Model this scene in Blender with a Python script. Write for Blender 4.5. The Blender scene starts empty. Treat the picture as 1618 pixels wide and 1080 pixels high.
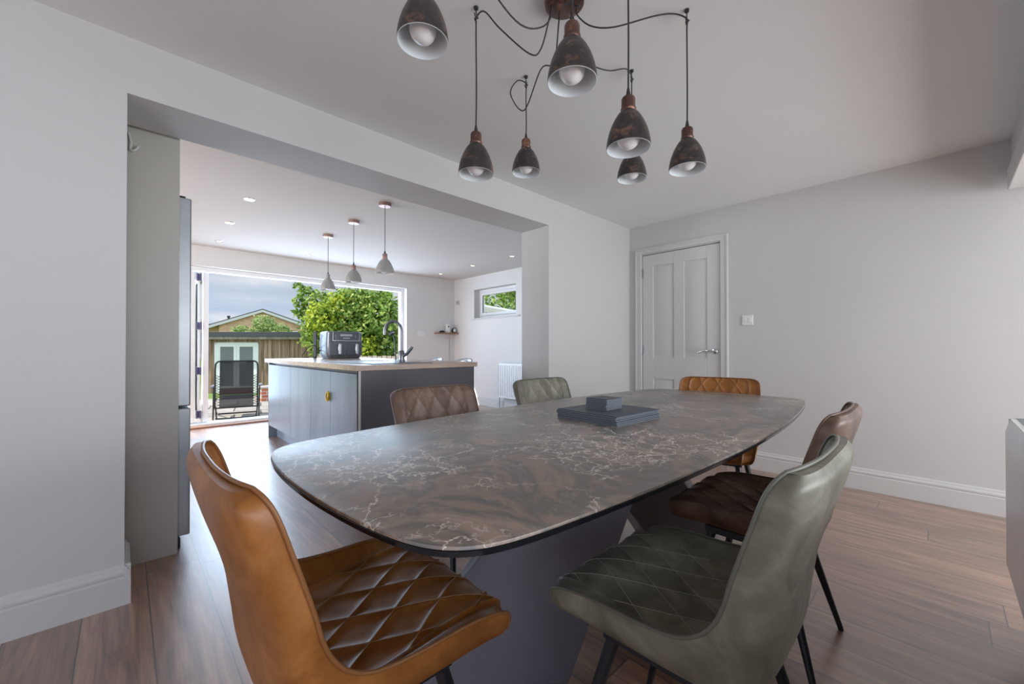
import bpy, bmesh, math, random
from mathutils import Vector, Matrix
R = math.radians
random.seed(7)
S = bpy.context.scene
COL = S.collection

# ------------------------------------------------------------------ camera
cam_d = bpy.data.cameras.new('camera')
cam = bpy.data.objects.new('camera', cam_d)
COL.objects.link(cam)
cam.location = (0, 0, 1.0272)
cam.rotation_euler = (R(90.418), 0, -0.7607)
cam_d.sensor_width = 36
cam_d.lens = 36 * 644.73 / 1618
cam_d.shift_y = 5.13 / 1618
cam_d.clip_start = 0.02
cam_d.clip_end = 300
S.camera = cam
S.view_settings.view_transform = 'Standard'
S.view_settings.look = 'None'
S.view_settings.exposure = 0.12
S.view_settings.gamma = 1.0
S.view_settings.use_curve_mapping = False
S.cycles.max_bounces = 10
S.cycles.diffuse_bounces = 6
S.cycles.glossy_bounces = 4
S.cycles.sample_clamp_indirect = 6
S.cycles.caustics_reflective = False
S.cycles.caustics_refractive = False

# ------------------------------------------------------------------ sky
SKY_GAIN = 1.0
def build_world():
    w = bpy.data.worlds.new('sky'); S.world = w
    w.use_nodes = True
    nt = w.node_tree; N = nt.nodes; L = nt.links
    N.clear()
    out = N.new('ShaderNodeOutputWorld'); bg = N.new('ShaderNodeBackground')
    tc = N.new('ShaderNodeTexCoord'); sep = N.new('ShaderNodeSeparateXYZ')
    L.new(tc.outputs['Generated'], sep.inputs[0])
    # blue gradient from horizon to zenith
    grad = N.new('ShaderNodeValToRGB')
    grad.color_ramp.elements[0].position = 0.0; grad.color_ramp.elements[0].color = (.50, .60, .74, 1)
    grad.color_ramp.elements[1].position = .5; grad.color_ramp.elements[1].color = (.26, .40, .66, 1)
    L.new(sep.outputs['Z'], grad.inputs[0])
    # clouds
    mp = N.new('ShaderNodeMapping'); mp.inputs['Scale'].default_value = (1.6, 1.6, 6.5); mp.inputs['Location'].default_value = (.3, .1, .35)
    L.new(tc.outputs['Generated'], mp.inputs[0])
    nz = N.new('ShaderNodeTexNoise'); nz.inputs['Scale'].default_value = 1.7; nz.inputs['Detail'].default_value = 7; nz.inputs['Roughness'].default_value = .55; nz.inputs['Distortion'].default_value = .35
    L.new(mp.outputs[0], nz.inputs['Vector'])
    cr = N.new('ShaderNodeValToRGB'); cr.color_ramp.elements[0].position = .38; cr.color_ramp.elements[1].position = .60
    L.new(nz.outputs['Fac'], cr.inputs[0])
    nz2 = N.new('ShaderNodeTexNoise'); nz2.inputs['Scale'].default_value = 3.1; nz2.inputs['Detail'].default_value = 5
    L.new(mp.outputs[0], nz2.inputs['Vector'])
    cc = N.new('ShaderNodeValToRGB'); cc.color_ramp.elements[0].position = .35; cc.color_ramp.elements[0].color = (.48, .53, .61, 1)
    cc.color_ramp.elements[1].position = .62; cc.color_ramp.elements[1].color = (.80, .82, .86, 1)
    L.new(nz2.outputs['Fac'], cc.inputs[0])
    mix = N.new('ShaderNodeMixRGB'); L.new(cr.outputs[0], mix.inputs[0]); L.new(grad.outputs[0], mix.inputs[1]); L.new(cc.outputs[0], mix.inputs[2])
    # sky strength boosted on the side away from the garden to light the room
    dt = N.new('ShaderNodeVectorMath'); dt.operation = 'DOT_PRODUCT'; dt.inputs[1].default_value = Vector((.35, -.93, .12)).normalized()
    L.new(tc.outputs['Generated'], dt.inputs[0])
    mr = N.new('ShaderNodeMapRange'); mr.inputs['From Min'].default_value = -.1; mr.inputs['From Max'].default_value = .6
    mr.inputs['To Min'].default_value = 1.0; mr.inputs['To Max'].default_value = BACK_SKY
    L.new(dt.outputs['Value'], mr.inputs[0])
    L.new(mix.outputs[0], bg.inputs['Color'])
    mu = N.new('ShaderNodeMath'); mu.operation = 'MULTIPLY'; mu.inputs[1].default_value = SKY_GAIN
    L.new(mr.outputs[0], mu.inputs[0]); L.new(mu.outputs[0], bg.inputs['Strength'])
    L.new(bg.outputs[0], out.inputs[0])
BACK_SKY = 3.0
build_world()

# ------------------------------------------------------------------ sun, daylight and added kitchen fill
sd = bpy.data.lights.new('sun', 'SUN'); sd.energy = 7; sd.angle = R(.6); sd.color = (1, .95, .86)
so = bpy.data.objects.new('sun', sd); COL.objects.link(so)
so.rotation_euler = Vector((1, -.61, -1.2)).to_track_quat('-Z', 'Y').to_euler()
so.location = (-6, 10, 12)

def area(name, loc, direction, sx, sy, power, col=(1, 1, 1)):
    d = bpy.data.lights.new(name, 'AREA'); d.shape = 'RECTANGLE'; d.size = sx; d.size_y = sy; d.energy = power; d.color = col
    o = bpy.data.objects.new(name, d); COL.objects.link(o); o.location = loc
    o.rotation_euler = Vector(direction).to_track_quat('-Z', 'Y').to_euler()
    return o
# daylight entering through the glazed opening of the kitchen and the bay behind the camera
area('daylight_folding_doors', (2.1, 6.95, 1.2), (0, -1, -.12), 3.0, 1.9, 105, (.58, .77, 1.0))
area('daylight_bay', (2.5, -2.2, .95), (-.02, 1, .34), 3.2, 1.5, 66, (1.0, .99, .965))
area('fill_kitchen_side', (-3.02, 4.6, 1.4), (1, -.05, .05), 2.15, 1.45, 135, (.97, .98, 1.0))  # added fill lamp at the unseen left wall, brightens the opening and island

# ------------------------------------------------------------------ materials
def mat(name, col=(.5, .5, .5), rough=.5, metal=0.0, spec=.5, coat=0.0, coat_rough=.1, trans=0.0, ior=1.45, emis=None, estr=0.0):
    m = bpy.data.materials.new(name); m.use_nodes = True
    b = m.node_tree.nodes['Principled BSDF']
    b.inputs['Base Color'].default_value = (*col, 1)
    b.inputs['Roughness'].default_value = rough
    b.inputs['Metallic'].default_value = metal
    b.inputs['Specular IOR Level'].default_value = spec
    b.inputs['Coat Weight'].default_value = coat
    b.inputs['Coat Roughness'].default_value = coat_rough
    b.inputs['Transmission Weight'].default_value = trans
    b.inputs['IOR'].default_value = ior
    if emis:
        b.inputs['Emission Color'].default_value = (*emis, 1); b.inputs['Emission Strength'].default_value = estr
    return m
def nodes(m): return m.node_tree.nodes, m.node_tree.links, m.node_tree.nodes['Principled BSDF']
def ramp(N, stops):
    r = N.new('ShaderNodeValToRGB'); e = r.color_ramp.elements
    while len(e) > 1: e.remove(e[-1])
    e[0].position = stops[0][0]; e[0].color = (*stops[0][1], 1)
    for p, c in stops[1:]:
        x = e.new(p); x.color = (*c, 1)
    return r
def noise(N, L, vec, scale, detail=4, rough=.5, dist=0):
    n = N.new('ShaderNodeTexNoise'); n.inputs['Scale'].default_value = scale; n.inputs['Detail'].default_value = detail
    n.inputs['Roughness'].default_value = rough; n.inputs['Distortion'].default_value = dist
    if vec is not None: L.new(vec, n.inputs['Vector'])
    return n
def mottled(name, stops, scale=6, rough=.4, detail=5, bump=0.0, bscale=60, r2=None, **k):
    m = mat(name, rough=rough, **k); N, L, b = nodes(m)
    tc = N.new('ShaderNodeTexCoord')
    n = noise(N, L, tc.outputs['Object'], scale, detail, .6, .4)
    r = ramp(N, stops); L.new(n.outputs['Fac'], r.inputs[0]); L.new(r.outputs[0], b.inputs['Base Color'])
    if r2:
        q = N.new('ShaderNodeMapRange'); q.inputs['To Min'].default_value = r2[0]; q.inputs['To Max'].default_value = r2[1]
        L.new(n.outputs['Fac'], q.inputs[0]); L.new(q.outputs[0], b.inputs['Roughness'])
    if bump:
        n2 = noise(N, L, tc.outputs['Object'], bscale, 4)
        bp = N.new('ShaderNodeBump'); bp.inputs['Strength'].default_value = bump; bp.inputs['Distance'].default_value = .002
        L.new(n2.outputs['Fac'], bp.inputs['Height']); L.new(bp.outputs[0], b.inputs['Normal'])
    return m

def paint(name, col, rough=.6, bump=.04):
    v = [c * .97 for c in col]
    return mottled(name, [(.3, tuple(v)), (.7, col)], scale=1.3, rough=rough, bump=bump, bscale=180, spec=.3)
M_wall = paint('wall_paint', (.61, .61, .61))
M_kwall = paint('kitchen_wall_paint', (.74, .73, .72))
M_ceil = paint('ceiling_paint', (.80, .825, .84), .8)
M_kceil = paint('kitchen_ceiling_paint', (.66, .635, .61), .8)
M_trim = paint('trim_gloss_paint', (.64, .64, .635), .3, .01)
M_door = paint('door_paint', (.66, .66, .66), .4, .02)
M_cream = paint('cream_panel', (.50, .485, .445), .3, .01)
M_pvc = mat('white_pvc', (.84, .85, .86), .28)
M_black = mat('black_metal', (.012, .013, .018), .35, 0, .6)
M_chrome = mat('chrome', (.75, .76, .78), .12, 1)
M_steel = mottled('brushed_steel', [(.3, (.34, .36, .38)), (.7, (.46, .48, .5))], scale=3, rough=.38, metal=.85)
M_glass = mat('clear_glass', (.95, .97, .97), .02, trans=1, ior=1.1)
M_brass = mat('yellow_brass', (.75, .5, .05), .3, .8)
M_rubber = mat('black_rubber', (.012, .012, .014), .6)
M_cable = mat('dark_cable', (.035, .032, .036), .6)
M_white = mat('white_plastic', (.8, .8, .8), .35)

# wood-plank floor (boards run along the world Y axis)
def floor_mat():
    m = mat('oak_laminate', rough=.38, spec=.6); N, L, b = nodes(m)
    tc = N.new('ShaderNodeTexCoord'); sep = N.new('ShaderNodeSeparateXYZ'); L.new(tc.outputs['Object'], sep.inputs[0])
    ax = N.new('ShaderNodeMath'); ax.operation = 'ADD'; ax.inputs[1].default_value = -.08 + .19 * 40; L.new(sep.outputs['X'], ax.inputs[0])
    ay = N.new('ShaderNodeMath'); ay.operation = 'ADD'; ay.inputs[1].default_value = 20.35; L.new(sep.outputs['Y'], ay.inputs[0])
    rw = N.new('ShaderNodeMath'); rw.operation = 'DIVIDE'; rw.inputs[1].default_value = .19; L.new(ax.outputs[0], rw.inputs[0])
    fl = N.new('ShaderNodeMath'); fl.operation = 'FLOOR'; L.new(rw.outputs[0], fl.inputs[0])
    wn = N.new('ShaderNodeTexWhiteNoise'); wn.noise_dimensions = '1D'; L.new(fl.outputs[0], wn.inputs['W'])
    sh = N.new('ShaderNodeMath'); sh.operation = 'MULTIPLY_ADD'; sh.inputs[1].default_value = 1.28; L.new(wn.outputs['Value'], sh.inputs[0]); L.new(ay.outputs[0], sh.inputs[2])
    cm = N.new('ShaderNodeCombineXYZ'); L.new(sh.outputs[0], cm.inputs[0]); L.new(ax.outputs[0], cm.inputs[1])
    br = N.new('ShaderNodeTexBrick'); br.offset = 0; br.offset_frequency = 2; br.squash = 1
    br.inputs['Scale'].default_value = 1; br.inputs['Brick Width'].default_value = 1.28; br.inputs['Row Height'].default_value = .19
    br.inputs['Mortar Size'].default_value = .0022; br.inputs['Mortar Smooth'].default_value = .1
    br.inputs['Color1'].default_value = (0, 0, 0, 1); br.inputs['Color2'].default_value = (1, 1, 1, 1); br.inputs['Mortar'].default_value = (.5, .5, .5, 1)
    L.new(cm.outputs[0], br.inputs['Vector'])
    sc = N.new('ShaderNodeVectorMath'); sc.operation = 'SCALE'; sc.inputs['Scale'].default_value = 31.0; L.new(br.outputs['Color'], sc.inputs[0])
    ad = N.new('ShaderNodeVectorMath'); ad.operation = 'ADD'; L.new(cm.outputs[0], ad.inputs[0]); L.new(sc.outputs[0], ad.inputs[1])
    mp = N.new('ShaderNodeMapping'); mp.inputs['Scale'].default_value = (.75, 7.5, 1); L.new(ad.outputs[0], mp.inputs[0])
    g1 = noise(N, L, mp.outputs[0], 2.2, 8, .62, 1.6)
    mp2 = N.new('ShaderNodeMapping'); mp2.inputs['Scale'].default_value = (2.5, 70, 1); L.new(ad.outputs[0], mp2.inputs[0])
    g2 = noise(N, L, mp2.outputs[0], 1.6, 5, .6, .3)
    mp3 = N.new('ShaderNodeMapping'); mp3.inputs['Scale'].default_value = (2.0, 8.0, 1); L.new(ad.outputs[0], mp3.inputs[0])
    g3 = noise(N, L, mp3.outputs[0], 1.1, 3, .5, .8)
    r1 = ramp(N, [(.26, (.085, .040, .025)), (.42, (.25, .125, .074)), (.56, (.37, .205, .130)), (.74, (.58, .38, .26))])
    L.new(g1.outputs['Fac'], r1.inputs[0])
    r2 = ramp(N, [(.3, (.66, .66, .66)), (.7, (1.18, 1.18, 1.18))]); L.new(g2.outputs['Fac'], r2.inputs[0])
    mu = N.new('ShaderNodeMixRGB'); mu.blend_type = 'MULTIPLY'; mu.inputs[0].default_value = 1; L.new(r1.outputs[0], mu.inputs[1]); L.new(r2.outputs[0], mu.inputs[2])
    r3 = ramp(N, [(.16, (.18, .16, .15)), (.29, (1, 1, 1))]); L.new(g3.outputs['Fac'], r3.inputs[0])
    mk = N.new('ShaderNodeMixRGB'); mk.blend_type = 'MULTIPLY'; mk.inputs[0].default_value = 1; L.new(mu.outputs[0], mk.inputs[1]); L.new(r3.outputs[0], mk.inputs[2])
    pv = ramp(N, [(0, (.80, .76, .74)), (1, (1.18, 1.14, 1.1))]); L.new(br.outputs['Color'], pv.inputs[0])
    m2 = N.new('ShaderNodeMixRGB'); m2.blend_type = 'MULTIPLY'; m2.inputs[0].default_value = 1; L.new(mk.outputs[0], m2.inputs[1]); L.new(pv.outputs[0], m2.inputs[2])
    m3 = N.new('ShaderNodeMixRGB'); L.new(br.outputs['Fac'], m3.inputs[0]); L.new(m2.outputs[0], m3.inputs[1]); m3.inputs[2].default_value = (.018, .012, .01, 1)
    L.new(m3.outputs[0], b.inputs['Base Color'])
    bp = N.new('ShaderNodeBump'); bp.inputs['Strength'].default_value = .22; bp.inputs['Distance'].default_value = .002
    iv = N.new('ShaderNodeMath'); iv.operation = 'MULTIPLY_ADD'; iv.inputs[1].default_value = -1.2; L.new(br.outputs['Fac'], iv.inputs[0]); L.new(g2.outputs['Fac'], iv.inputs[2])
    L.new(iv.outputs[0], bp.inputs['Height']); L.new(bp.outputs[0], b.inputs['Normal'])
    b.inputs['Coat Weight'].default_value = 1; b.inputs['Coat Roughness'].default_value = .30; b.inputs['Coat IOR'].default_value = 2.5
    return m
M_floor = floor_mat()

def marble_mat():
    m = mat('brown_marble_ceramic', rough=.42, spec=.7, coat=.9, coat_rough=.46); N, L, b = nodes(m)
    tc = N.new('ShaderNodeTexCoord')
    base = noise(N, L, tc.outputs['Object'], 2.2, 9, .62, 1.4)
    r = ramp(N, [(.32, (.022, .024, .021)), (.43, (.070, .066, .055)), (.49, (.22, .145, .10)), (.55, (.070, .066, .055)), (.62, (.30, .205, .145)), (.72, (.09, .08, .068))])
    L.new(base.outputs['Fac'], r.inputs[0])
    b.inputs['Coat IOR'].default_value = 2.1
    # thin branching veins from warped cell borders
    wn = noise(N, L, tc.outputs['Object'], 5.0, 5, .68)
    ws = N.new('ShaderNodeVectorMath'); ws.operation = 'SCALE'; ws.inputs['Scale'].default_value = .24; L.new(wn.outputs['Color'], ws.inputs[0])
    wa = N.new('ShaderNodeVectorMath'); wa.operation = 'ADD'; L.new(tc.outputs['Object'], wa.inputs[0]); L.new(ws.outputs[0], wa.inputs[1])
    def vein(scale, w0, w1, lo, hi, mscale):
        vo = N.new('ShaderNodeTexVoronoi'); vo.feature = 'DISTANCE_TO_EDGE'; vo.inputs['Scale'].default_value = scale; L.new(wa.outputs[0], vo.inputs['Vector'])
        vr = ramp(N, [(w0, (1, 1, 1)), (w1, (0, 0, 0))]); L.new(vo.outputs['Distance'], vr.inputs[0])
        mk = noise(N, L, tc.outputs['Object'], mscale, 4, .6, .5); mr = ramp(N, [(lo, (0, 0, 0)), (hi, (1, 1, 1))]); L.new(mk.outputs['Fac'], mr.inputs[0])
        q = N.new('ShaderNodeMath'); q.operation = 'MULTIPLY'; L.new(vr.outputs[0], q.inputs[0]); L.new(mr.outputs[0], q.inputs[1])
        return q
    v1 = vein(6.5, .0, .022, .50, .60, 2.6); v2 = vein(17, .0, .05, .51, .59, 3.4); v3 = vein(3.1, .0, .009, .47, .60, 1.9)
    mx = N.new('ShaderNodeMath'); mx.operation = 'MAXIMUM'; L.new(v1.outputs[0], mx.inputs[0]); L.new(v2.outputs[0], mx.inputs[1])
    mx2 = N.new('ShaderNodeMath'); mx2.operation = 'MAXIMUM'; L.new(mx.outputs[0], mx2.inputs[0]); L.new(v3.outputs[0], mx2.inputs[1])
    sc2 = N.new('ShaderNodeMath'); sc2.operation = 'MULTIPLY'; sc2.inputs[1].default_value = .95; L.new(mx2.outputs[0], sc2.inputs[0])
    mi = N.new('ShaderNodeMixRGB'); L.new(sc2.outputs[0], mi.inputs[0]); L.new(r.outputs[0], mi.inputs[1]); mi.inputs[2].default_value = (.82, .73, .65, 1)
    L.new(mi.outputs[0], b.inputs['Base Color'])
    return m
M_marble = marble_mat()

def leather(name, dark, mid, light, rough=.36):
    m = mat(name, rough=rough, spec=.5); N, L, b = nodes(m)
    tc = N.new('ShaderNodeTexCoord')
    n = noise(N, L, tc.outputs['Object'], 9, 6, .62, .7)
    r = ramp(N, [(.30, dark), (.5, mid), (.72, light)]); L.new(n.outputs['Fac'], r.inputs[0]); L.new(r.outputs[0], b.inputs['Base Color'])
    n2 = noise(N, L, tc.outputs['Object'], 16, 5, .6, .5); q = N.new('ShaderNodeMapRange')
    q.inputs['To Min'].default_value = rough - .12; q.inputs['To Max'].default_value = rough + .14; L.new(n2.outputs['Fac'], q.inputs[0]); L.new(q.outputs[0], b.inputs['Roughness'])
    n3 = noise(N, L, tc.outputs['Object'], 260, 3); bp = N.new('ShaderNodeBump'); bp.inputs['Strength'].default_value = .12; bp.inputs['Distance'].default_value = .001
    L.new(n3.outputs['Fac'], bp.inputs['Height']); L.new(bp.outputs[0], b.inputs['Normal'])
    return m
M_tan = leather('tan_leather', (.20, .070, .014), (.33, .125, .028), (.46, .20, .06))
M_olive = leather('olive_leather', (.12, .115, .085), (.205, .198, .152), (.34, .33, .265), .38)
M_brown = leather('brown_leather', (.092, .055, .039), (.175, .110, .080), (.29, .20, .152), .36)
TH_tan = mat('tan_thread', (.38, .20, .10), .6)
TH_olive = mat('pale_thread', (.44, .44, .38), .6)
TH_brown = mat('brown_thread', (.17, .11, .08), .6)
PP_tan = mat('tan_piping', (.27, .115, .04), .35)
PP_olive = mat('olive_piping', (.15, .15, .12), .35)
PP_brown = mat('brown_piping', (.14, .085, .062), .35)
M_base = mottled('gunmetal_powder_coat', [(.3, (.150, .142, .172)), (.7, (.178, .168, .200))], scale=3, rough=.38, metal=.1, spec=.5)
M_edge = mat('black_glass_edge', (.006, .007, .010), .14, 0, .6)
M_slate = mottled('slate_leatherette', [(.3, (.060, .072, .095)), (.7, (.085, .10, .125))], scale=14, rough=.5, bump=.1)
M_slate_edge = mat('grey_mat_edge', (.30, .35, .40), .5)

def copper(name, dark, hot, amt=.62):
    m = mat(name, rough=.36, metal=.55); N, L, b = nodes(m); tc = N.new('ShaderNodeTexCoord')
    n = noise(N, L, tc.outputs['Object'], 26, 7, .7, .5)
    r = ramp(N, [(.36, dark), (.54, tuple(d * 1.4 for d in dark)), (amt, hot)]); L.new(n.outputs['Fac'], r.inputs[0]); L.new(r.outputs[0], b.inputs['Base Color'])
    return m
M_copper_dark = copper('aged_copper', (.055, .048, .048), (.34, .19, .13), .70)
M_copper = copper('bright_aged_copper', (.10, .055, .045), (.42, .21, .14), .68)
M_rose_gold = copper('rose_copper', (.30, .19, .17), (.46, .32, .28), .7)
M_shade_in = mat('shade_inner_enamel', (.74, .80, .84), .4)
M_bulb = mat('opal_bulb', (.90, .92, .95), .12, spec=.6)
M_conc = mottled('grey_shade_enamel', [(.3, (.30, .30, .29)), (.7, (.42, .41, .40))], scale=8, rough=.4, metal=.2)

# ------------------------------------------------------------------ mesh helpers
class MB:
    def __init__(s): s.v = []; s.f = []; s.mi = []
    def add(s, vs, fs, mi=0):
        o = len(s.v); s.v += [tuple(v) for v in vs]
        for f in fs: s.f.append([i + o for i in f]); s.mi.append(mi)
    def box(s, x0, x1, y0, y1, z0, z1, mi=0):
        s.add([(x0, y0, z0), (x1, y0, z0), (x1, y1, z0), (x0, y1, z0), (x0, y0, z1), (x1, y0, z1), (x1, y1, z1), (x0, y1, z1)],
              [(0, 3, 2, 1), (4, 5, 6, 7), (0, 1, 5, 4), (1, 2, 6, 5), (2, 3, 7, 6), (3, 0, 4, 7)], mi); return s
    def hexa(s, b, t, mi=0):
        n = len(b)
        s.add(list(b) + list(t), [tuple(range(n - 1, -1, -1)), tuple(range(n, 2 * n))] + [(i, (i + 1) % n, n + (i + 1) % n, n + i) for i in range(n)], mi); return s
    def tube(s, pts, r, n=10, mi=0, closed=False, cap=True):
        pts = [Vector(p) for p in pts]; m = len(pts)
        rs = r if isinstance(r, (list, tuple)) else [r] * m
        up = None; rings = []
        for i, p in enumerate(pts):
            a = pts[(i - 1) % m] if (i > 0 or closed) else p
            c = pts[(i + 1) % m] if (i < m - 1 or closed) else p
            t = (c - a).normalized() if (c - a).length > 1e-9 else Vector((0, 0, 1))
            if up is None:
                up = Vector((0, 0, 1)) if abs(t.z) < .9 else Vector((1, 0, 0))
            sd_ = t.cross(up)
            if sd_.length < 1e-6: sd_ = t.cross(Vector((0, 1, 0)))
            sd_.normalize(); up = sd_.cross(t).normalized()
            rings.append([p + (sd_ * math.cos(6.28318 * k / n) + up * math.sin(6.28318 * k / n)) * rs[i] for k in range(n)])
        vs = [v for q in rings for v in q]; fs = []
        for i in range(m if closed else m - 1):
            j = (i + 1) % m
            for k in range(n):
                fs.append((i * n + k, i * n + (k + 1) % n, j * n + (k + 1) % n, j * n + k))
        if cap and not closed: fs += [tuple(range(n - 1, -1, -1)), tuple(range((m - 1) * n, m * n))]
        s.add(vs, fs, mi); return s
    def lathe(s, prof, c=(0, 0, 0), n=32, mi=0, axis='z'):
        vs = []; fs = []
        for (r, z) in prof:
            for k in range(n):
                a = 6.283185 * k / n; p = (r * math.cos(a), r * math.sin(a), z)
                if axis == 'y': p = (p[0], p[2], p[1])
                if axis == 'x': p = (p[2], p[0], p[1])
                vs.append((c[0] + p[0], c[1] + p[1], c[2] + p[2]))
        for i in range(len(prof) - 1):
            for k in range(n): fs.append((i * n + k, i * n + (k + 1) % n, (i + 1) * n + (k + 1) % n, (i + 1) * n + k))
        if prof[0][0] > 1e-4: fs.append(tuple(range(n - 1, -1, -1)))
        if prof[-1][0] > 1e-4: fs.append(tuple(range((len(prof) - 1) * n, len(prof) * n)))
        s.add(vs, fs, mi); return s
    def lathe_open(s, prof, c=(0, 0, 0), n=32, mi=0):
        vs = []; fs = []
        for (r, z) in prof:
            for k in range(n):
                a = 6.283185 * k / n; vs.append((c[0] + r * math.cos(a), c[1] + r * math.sin(a), c[2] + z))
        for i in range(len(prof) - 1):
            for k in range(n): fs.append((i * n + k, i * n + (k + 1) % n, (i + 1) * n + (k + 1) % n, (i + 1) * n + k))
        s.add(vs, fs, mi); return s
    def grid(s, rows, mi=0, flip=False):
        n = len(rows[0]); vs = [p for r in rows for p in r]; fs = []
        for i in range(len(rows) - 1):
            for k in range(n - 1):
                f = (i * n + k, i * n + k + 1, (i + 1) * n + k + 1, (i + 1) * n + k)
                fs.append(f[::-1] if flip else f)
        s.add(vs, fs, mi); return s
    def mesh(s, name, sharp=38, recalc=True):
        me = bpy.data.meshes.new(name); me.from_pydata(s.v, [], s.f)
        for p, mi in zip(me.polygons, s.mi): p.material_index = mi
        bm = bmesh.new(); bm.from_mesh(me)
        if recalc: bmesh.ops.recalc_face_normals(bm, faces=bm.faces)
        for f in bm.faces: f.smooth = True
        for e in bm.edges:
            if len(e.link_faces) == 2 and e.calc_face_angle(0) > R(sharp): e.smooth = False
        bm.to_mesh(me); bm.free(); me.update()
        return me
    def build(s, name, mats, parent=None, bevel=0, sharp=38, seg=2, loc=None, recalc=True):
        me = s.mesh(name, sharp, recalc)
        if not isinstance(mats, (list, tuple)): mats = [mats]
        for m in mats: me.materials.append(m)
        o = bpy.data.objects.new(name, me); COL.objects.link(o)
        if loc: o.location = loc
        if parent: o.parent = parent
        if bevel:
            b = o.modifiers.new('bevel', 'BEVEL'); b.width = bevel; b.segments = seg; b.limit_method = 'ANGLE'; b.angle_limit = R(40)
            b.harden_normals = False
        return o
def box(*a): return MB().box(*a)
def empty(name, loc=(0, 0, 0), rz=0):
    o = bpy.data.objects.new(name, None); COL.objects.link(o); o.location = loc; o.rotation_euler = (0, 0, rz); o.empty_display_size = .1
    return o
def tag(o, label, cat, group=None, kind=None):
    o['label'] = label; o['category'] = cat
    if group: o['group'] = group
    if kind: o['kind'] = kind
    return o
def struct(o, label=None):
    o['kind'] = 'structure'
    if label: o['label'] = label
    return o
def copy_tree(o, parent=None):
    c = o.copy(); COL.objects.link(c); c.parent = parent
    for ch in list(o.children): copy_tree(ch, c)
    return c
def smooth_path(P, k=8, closed=False):
    P = [Vector(p) for p in P]; out = []; n = len(P)
    rng = range(n if closed else n - 1)
    for i in rng:
        p0 = P[(i - 1) % n] if (closed or i > 0) else P[0] * 2 - P[1]
        p1, p2 = P[i], P[(i + 1) % n]
        p3 = P[(i + 2) % n] if (closed or i < n - 2) else P[-1] * 2 - P[-2]
        for j in range(k):
            t = j / k
            out.append(.5 * ((2 * p1) + (p2 - p0) * t + (2 * p0 - 5 * p1 + 4 * p2 - p3) * t * t + (3 * p1 - p0 - 3 * p2 + p3) * t ** 3))
    if not closed: out.append(P[-1])
    return out

# ------------------------------------------------------------------ dimensions
YP, YB = 2.278, 2.60        # partition faces
XD = 3.90                   # door wall
YR = -.30                   # right wall line
H, HK = 2.296, 2.345        # dining ceiling, kitchen ceiling
OL, OR, OT = .006, 2.597, 2.066   # opening in the partition
YF, YFO = 6.55, 6.82        # far kitchen wall
XK = 4.68                   # right kitchen wall
BX0, BX1, BT = -.9, 3.645, 2.09   # folding-door opening

# ------------------------------------------------------------------ shell
struct(box(-3.2, XK + .25, -3.6, YF + .02, -.2, 0).build('floor', M_floor), 'dark oak-look plank floor running through dining room and kitchen')
struct(box(-3.2, XD + .2, -3.6, YP, H, H + .12).build('ceiling', M_ceil), 'plain pale ceiling of the dining room')
struct(box(-3.2, XK + .25, YP + .001, YFO, HK, HK + .12).build('ceiling', M_kceil), 'plain pale kitchen ceiling with downlights')
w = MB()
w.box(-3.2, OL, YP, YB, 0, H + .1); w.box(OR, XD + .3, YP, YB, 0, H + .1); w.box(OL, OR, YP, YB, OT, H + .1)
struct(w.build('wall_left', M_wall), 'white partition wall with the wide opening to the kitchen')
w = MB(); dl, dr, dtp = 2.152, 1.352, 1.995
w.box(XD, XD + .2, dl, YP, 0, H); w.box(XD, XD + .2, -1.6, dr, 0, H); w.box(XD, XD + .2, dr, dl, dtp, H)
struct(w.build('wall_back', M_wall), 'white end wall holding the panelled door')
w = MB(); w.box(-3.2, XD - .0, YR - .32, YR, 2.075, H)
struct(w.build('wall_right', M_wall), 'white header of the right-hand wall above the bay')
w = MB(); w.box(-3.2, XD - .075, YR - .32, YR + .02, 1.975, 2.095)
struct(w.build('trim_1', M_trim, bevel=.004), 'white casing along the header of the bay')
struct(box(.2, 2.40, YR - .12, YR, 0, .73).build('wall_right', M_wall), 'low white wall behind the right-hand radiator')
w = MB(); w.box(BX1, XK + .25, YF, YFO, 0, HK); w.box(-3.2, BX1, YF, YFO, BT, HK); w.box(-3.2, BX0, YF, YFO, 0, BT)
struct(w.build('wall_far', M_kwall), 'white far kitchen wall around the folding-door opening')
w = MB(); wy0, wy1, wz0, wz1 = 4.826, 5.93, 1.575, 2.10
w.box(XK, XK + .25, YB, wy0, 0, HK); w.box(XK, XK + .25, wy1, YFO, 0, HK); w.box(XK, XK + .25, wy0, wy1, 0, wz0); w.box(XK, XK + .25, wy0, wy1, wz1, HK)
struct(w.build('wall_kitchen_right', M_kwall), 'white kitchen side wall with the small high window')
wkl = MB(); wkl.box(-3.2, -3.0, YB, 3.5, 0, HK); wkl.box(-3.2, -3.0, 5.7, YF, 0, HK); wkl.box(-3.2, -3.0, 3.5, 5.7, 0, .65); wkl.box(-3.2, -3.0, 3.5, 5.7, 2.15, HK)  # unseen wall; its opening is added to hold the kitchen fill lamp
struct(wkl.build('wall_kitchen_left', M_kwall), 'kitchen side wall beyond the fridge')

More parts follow.
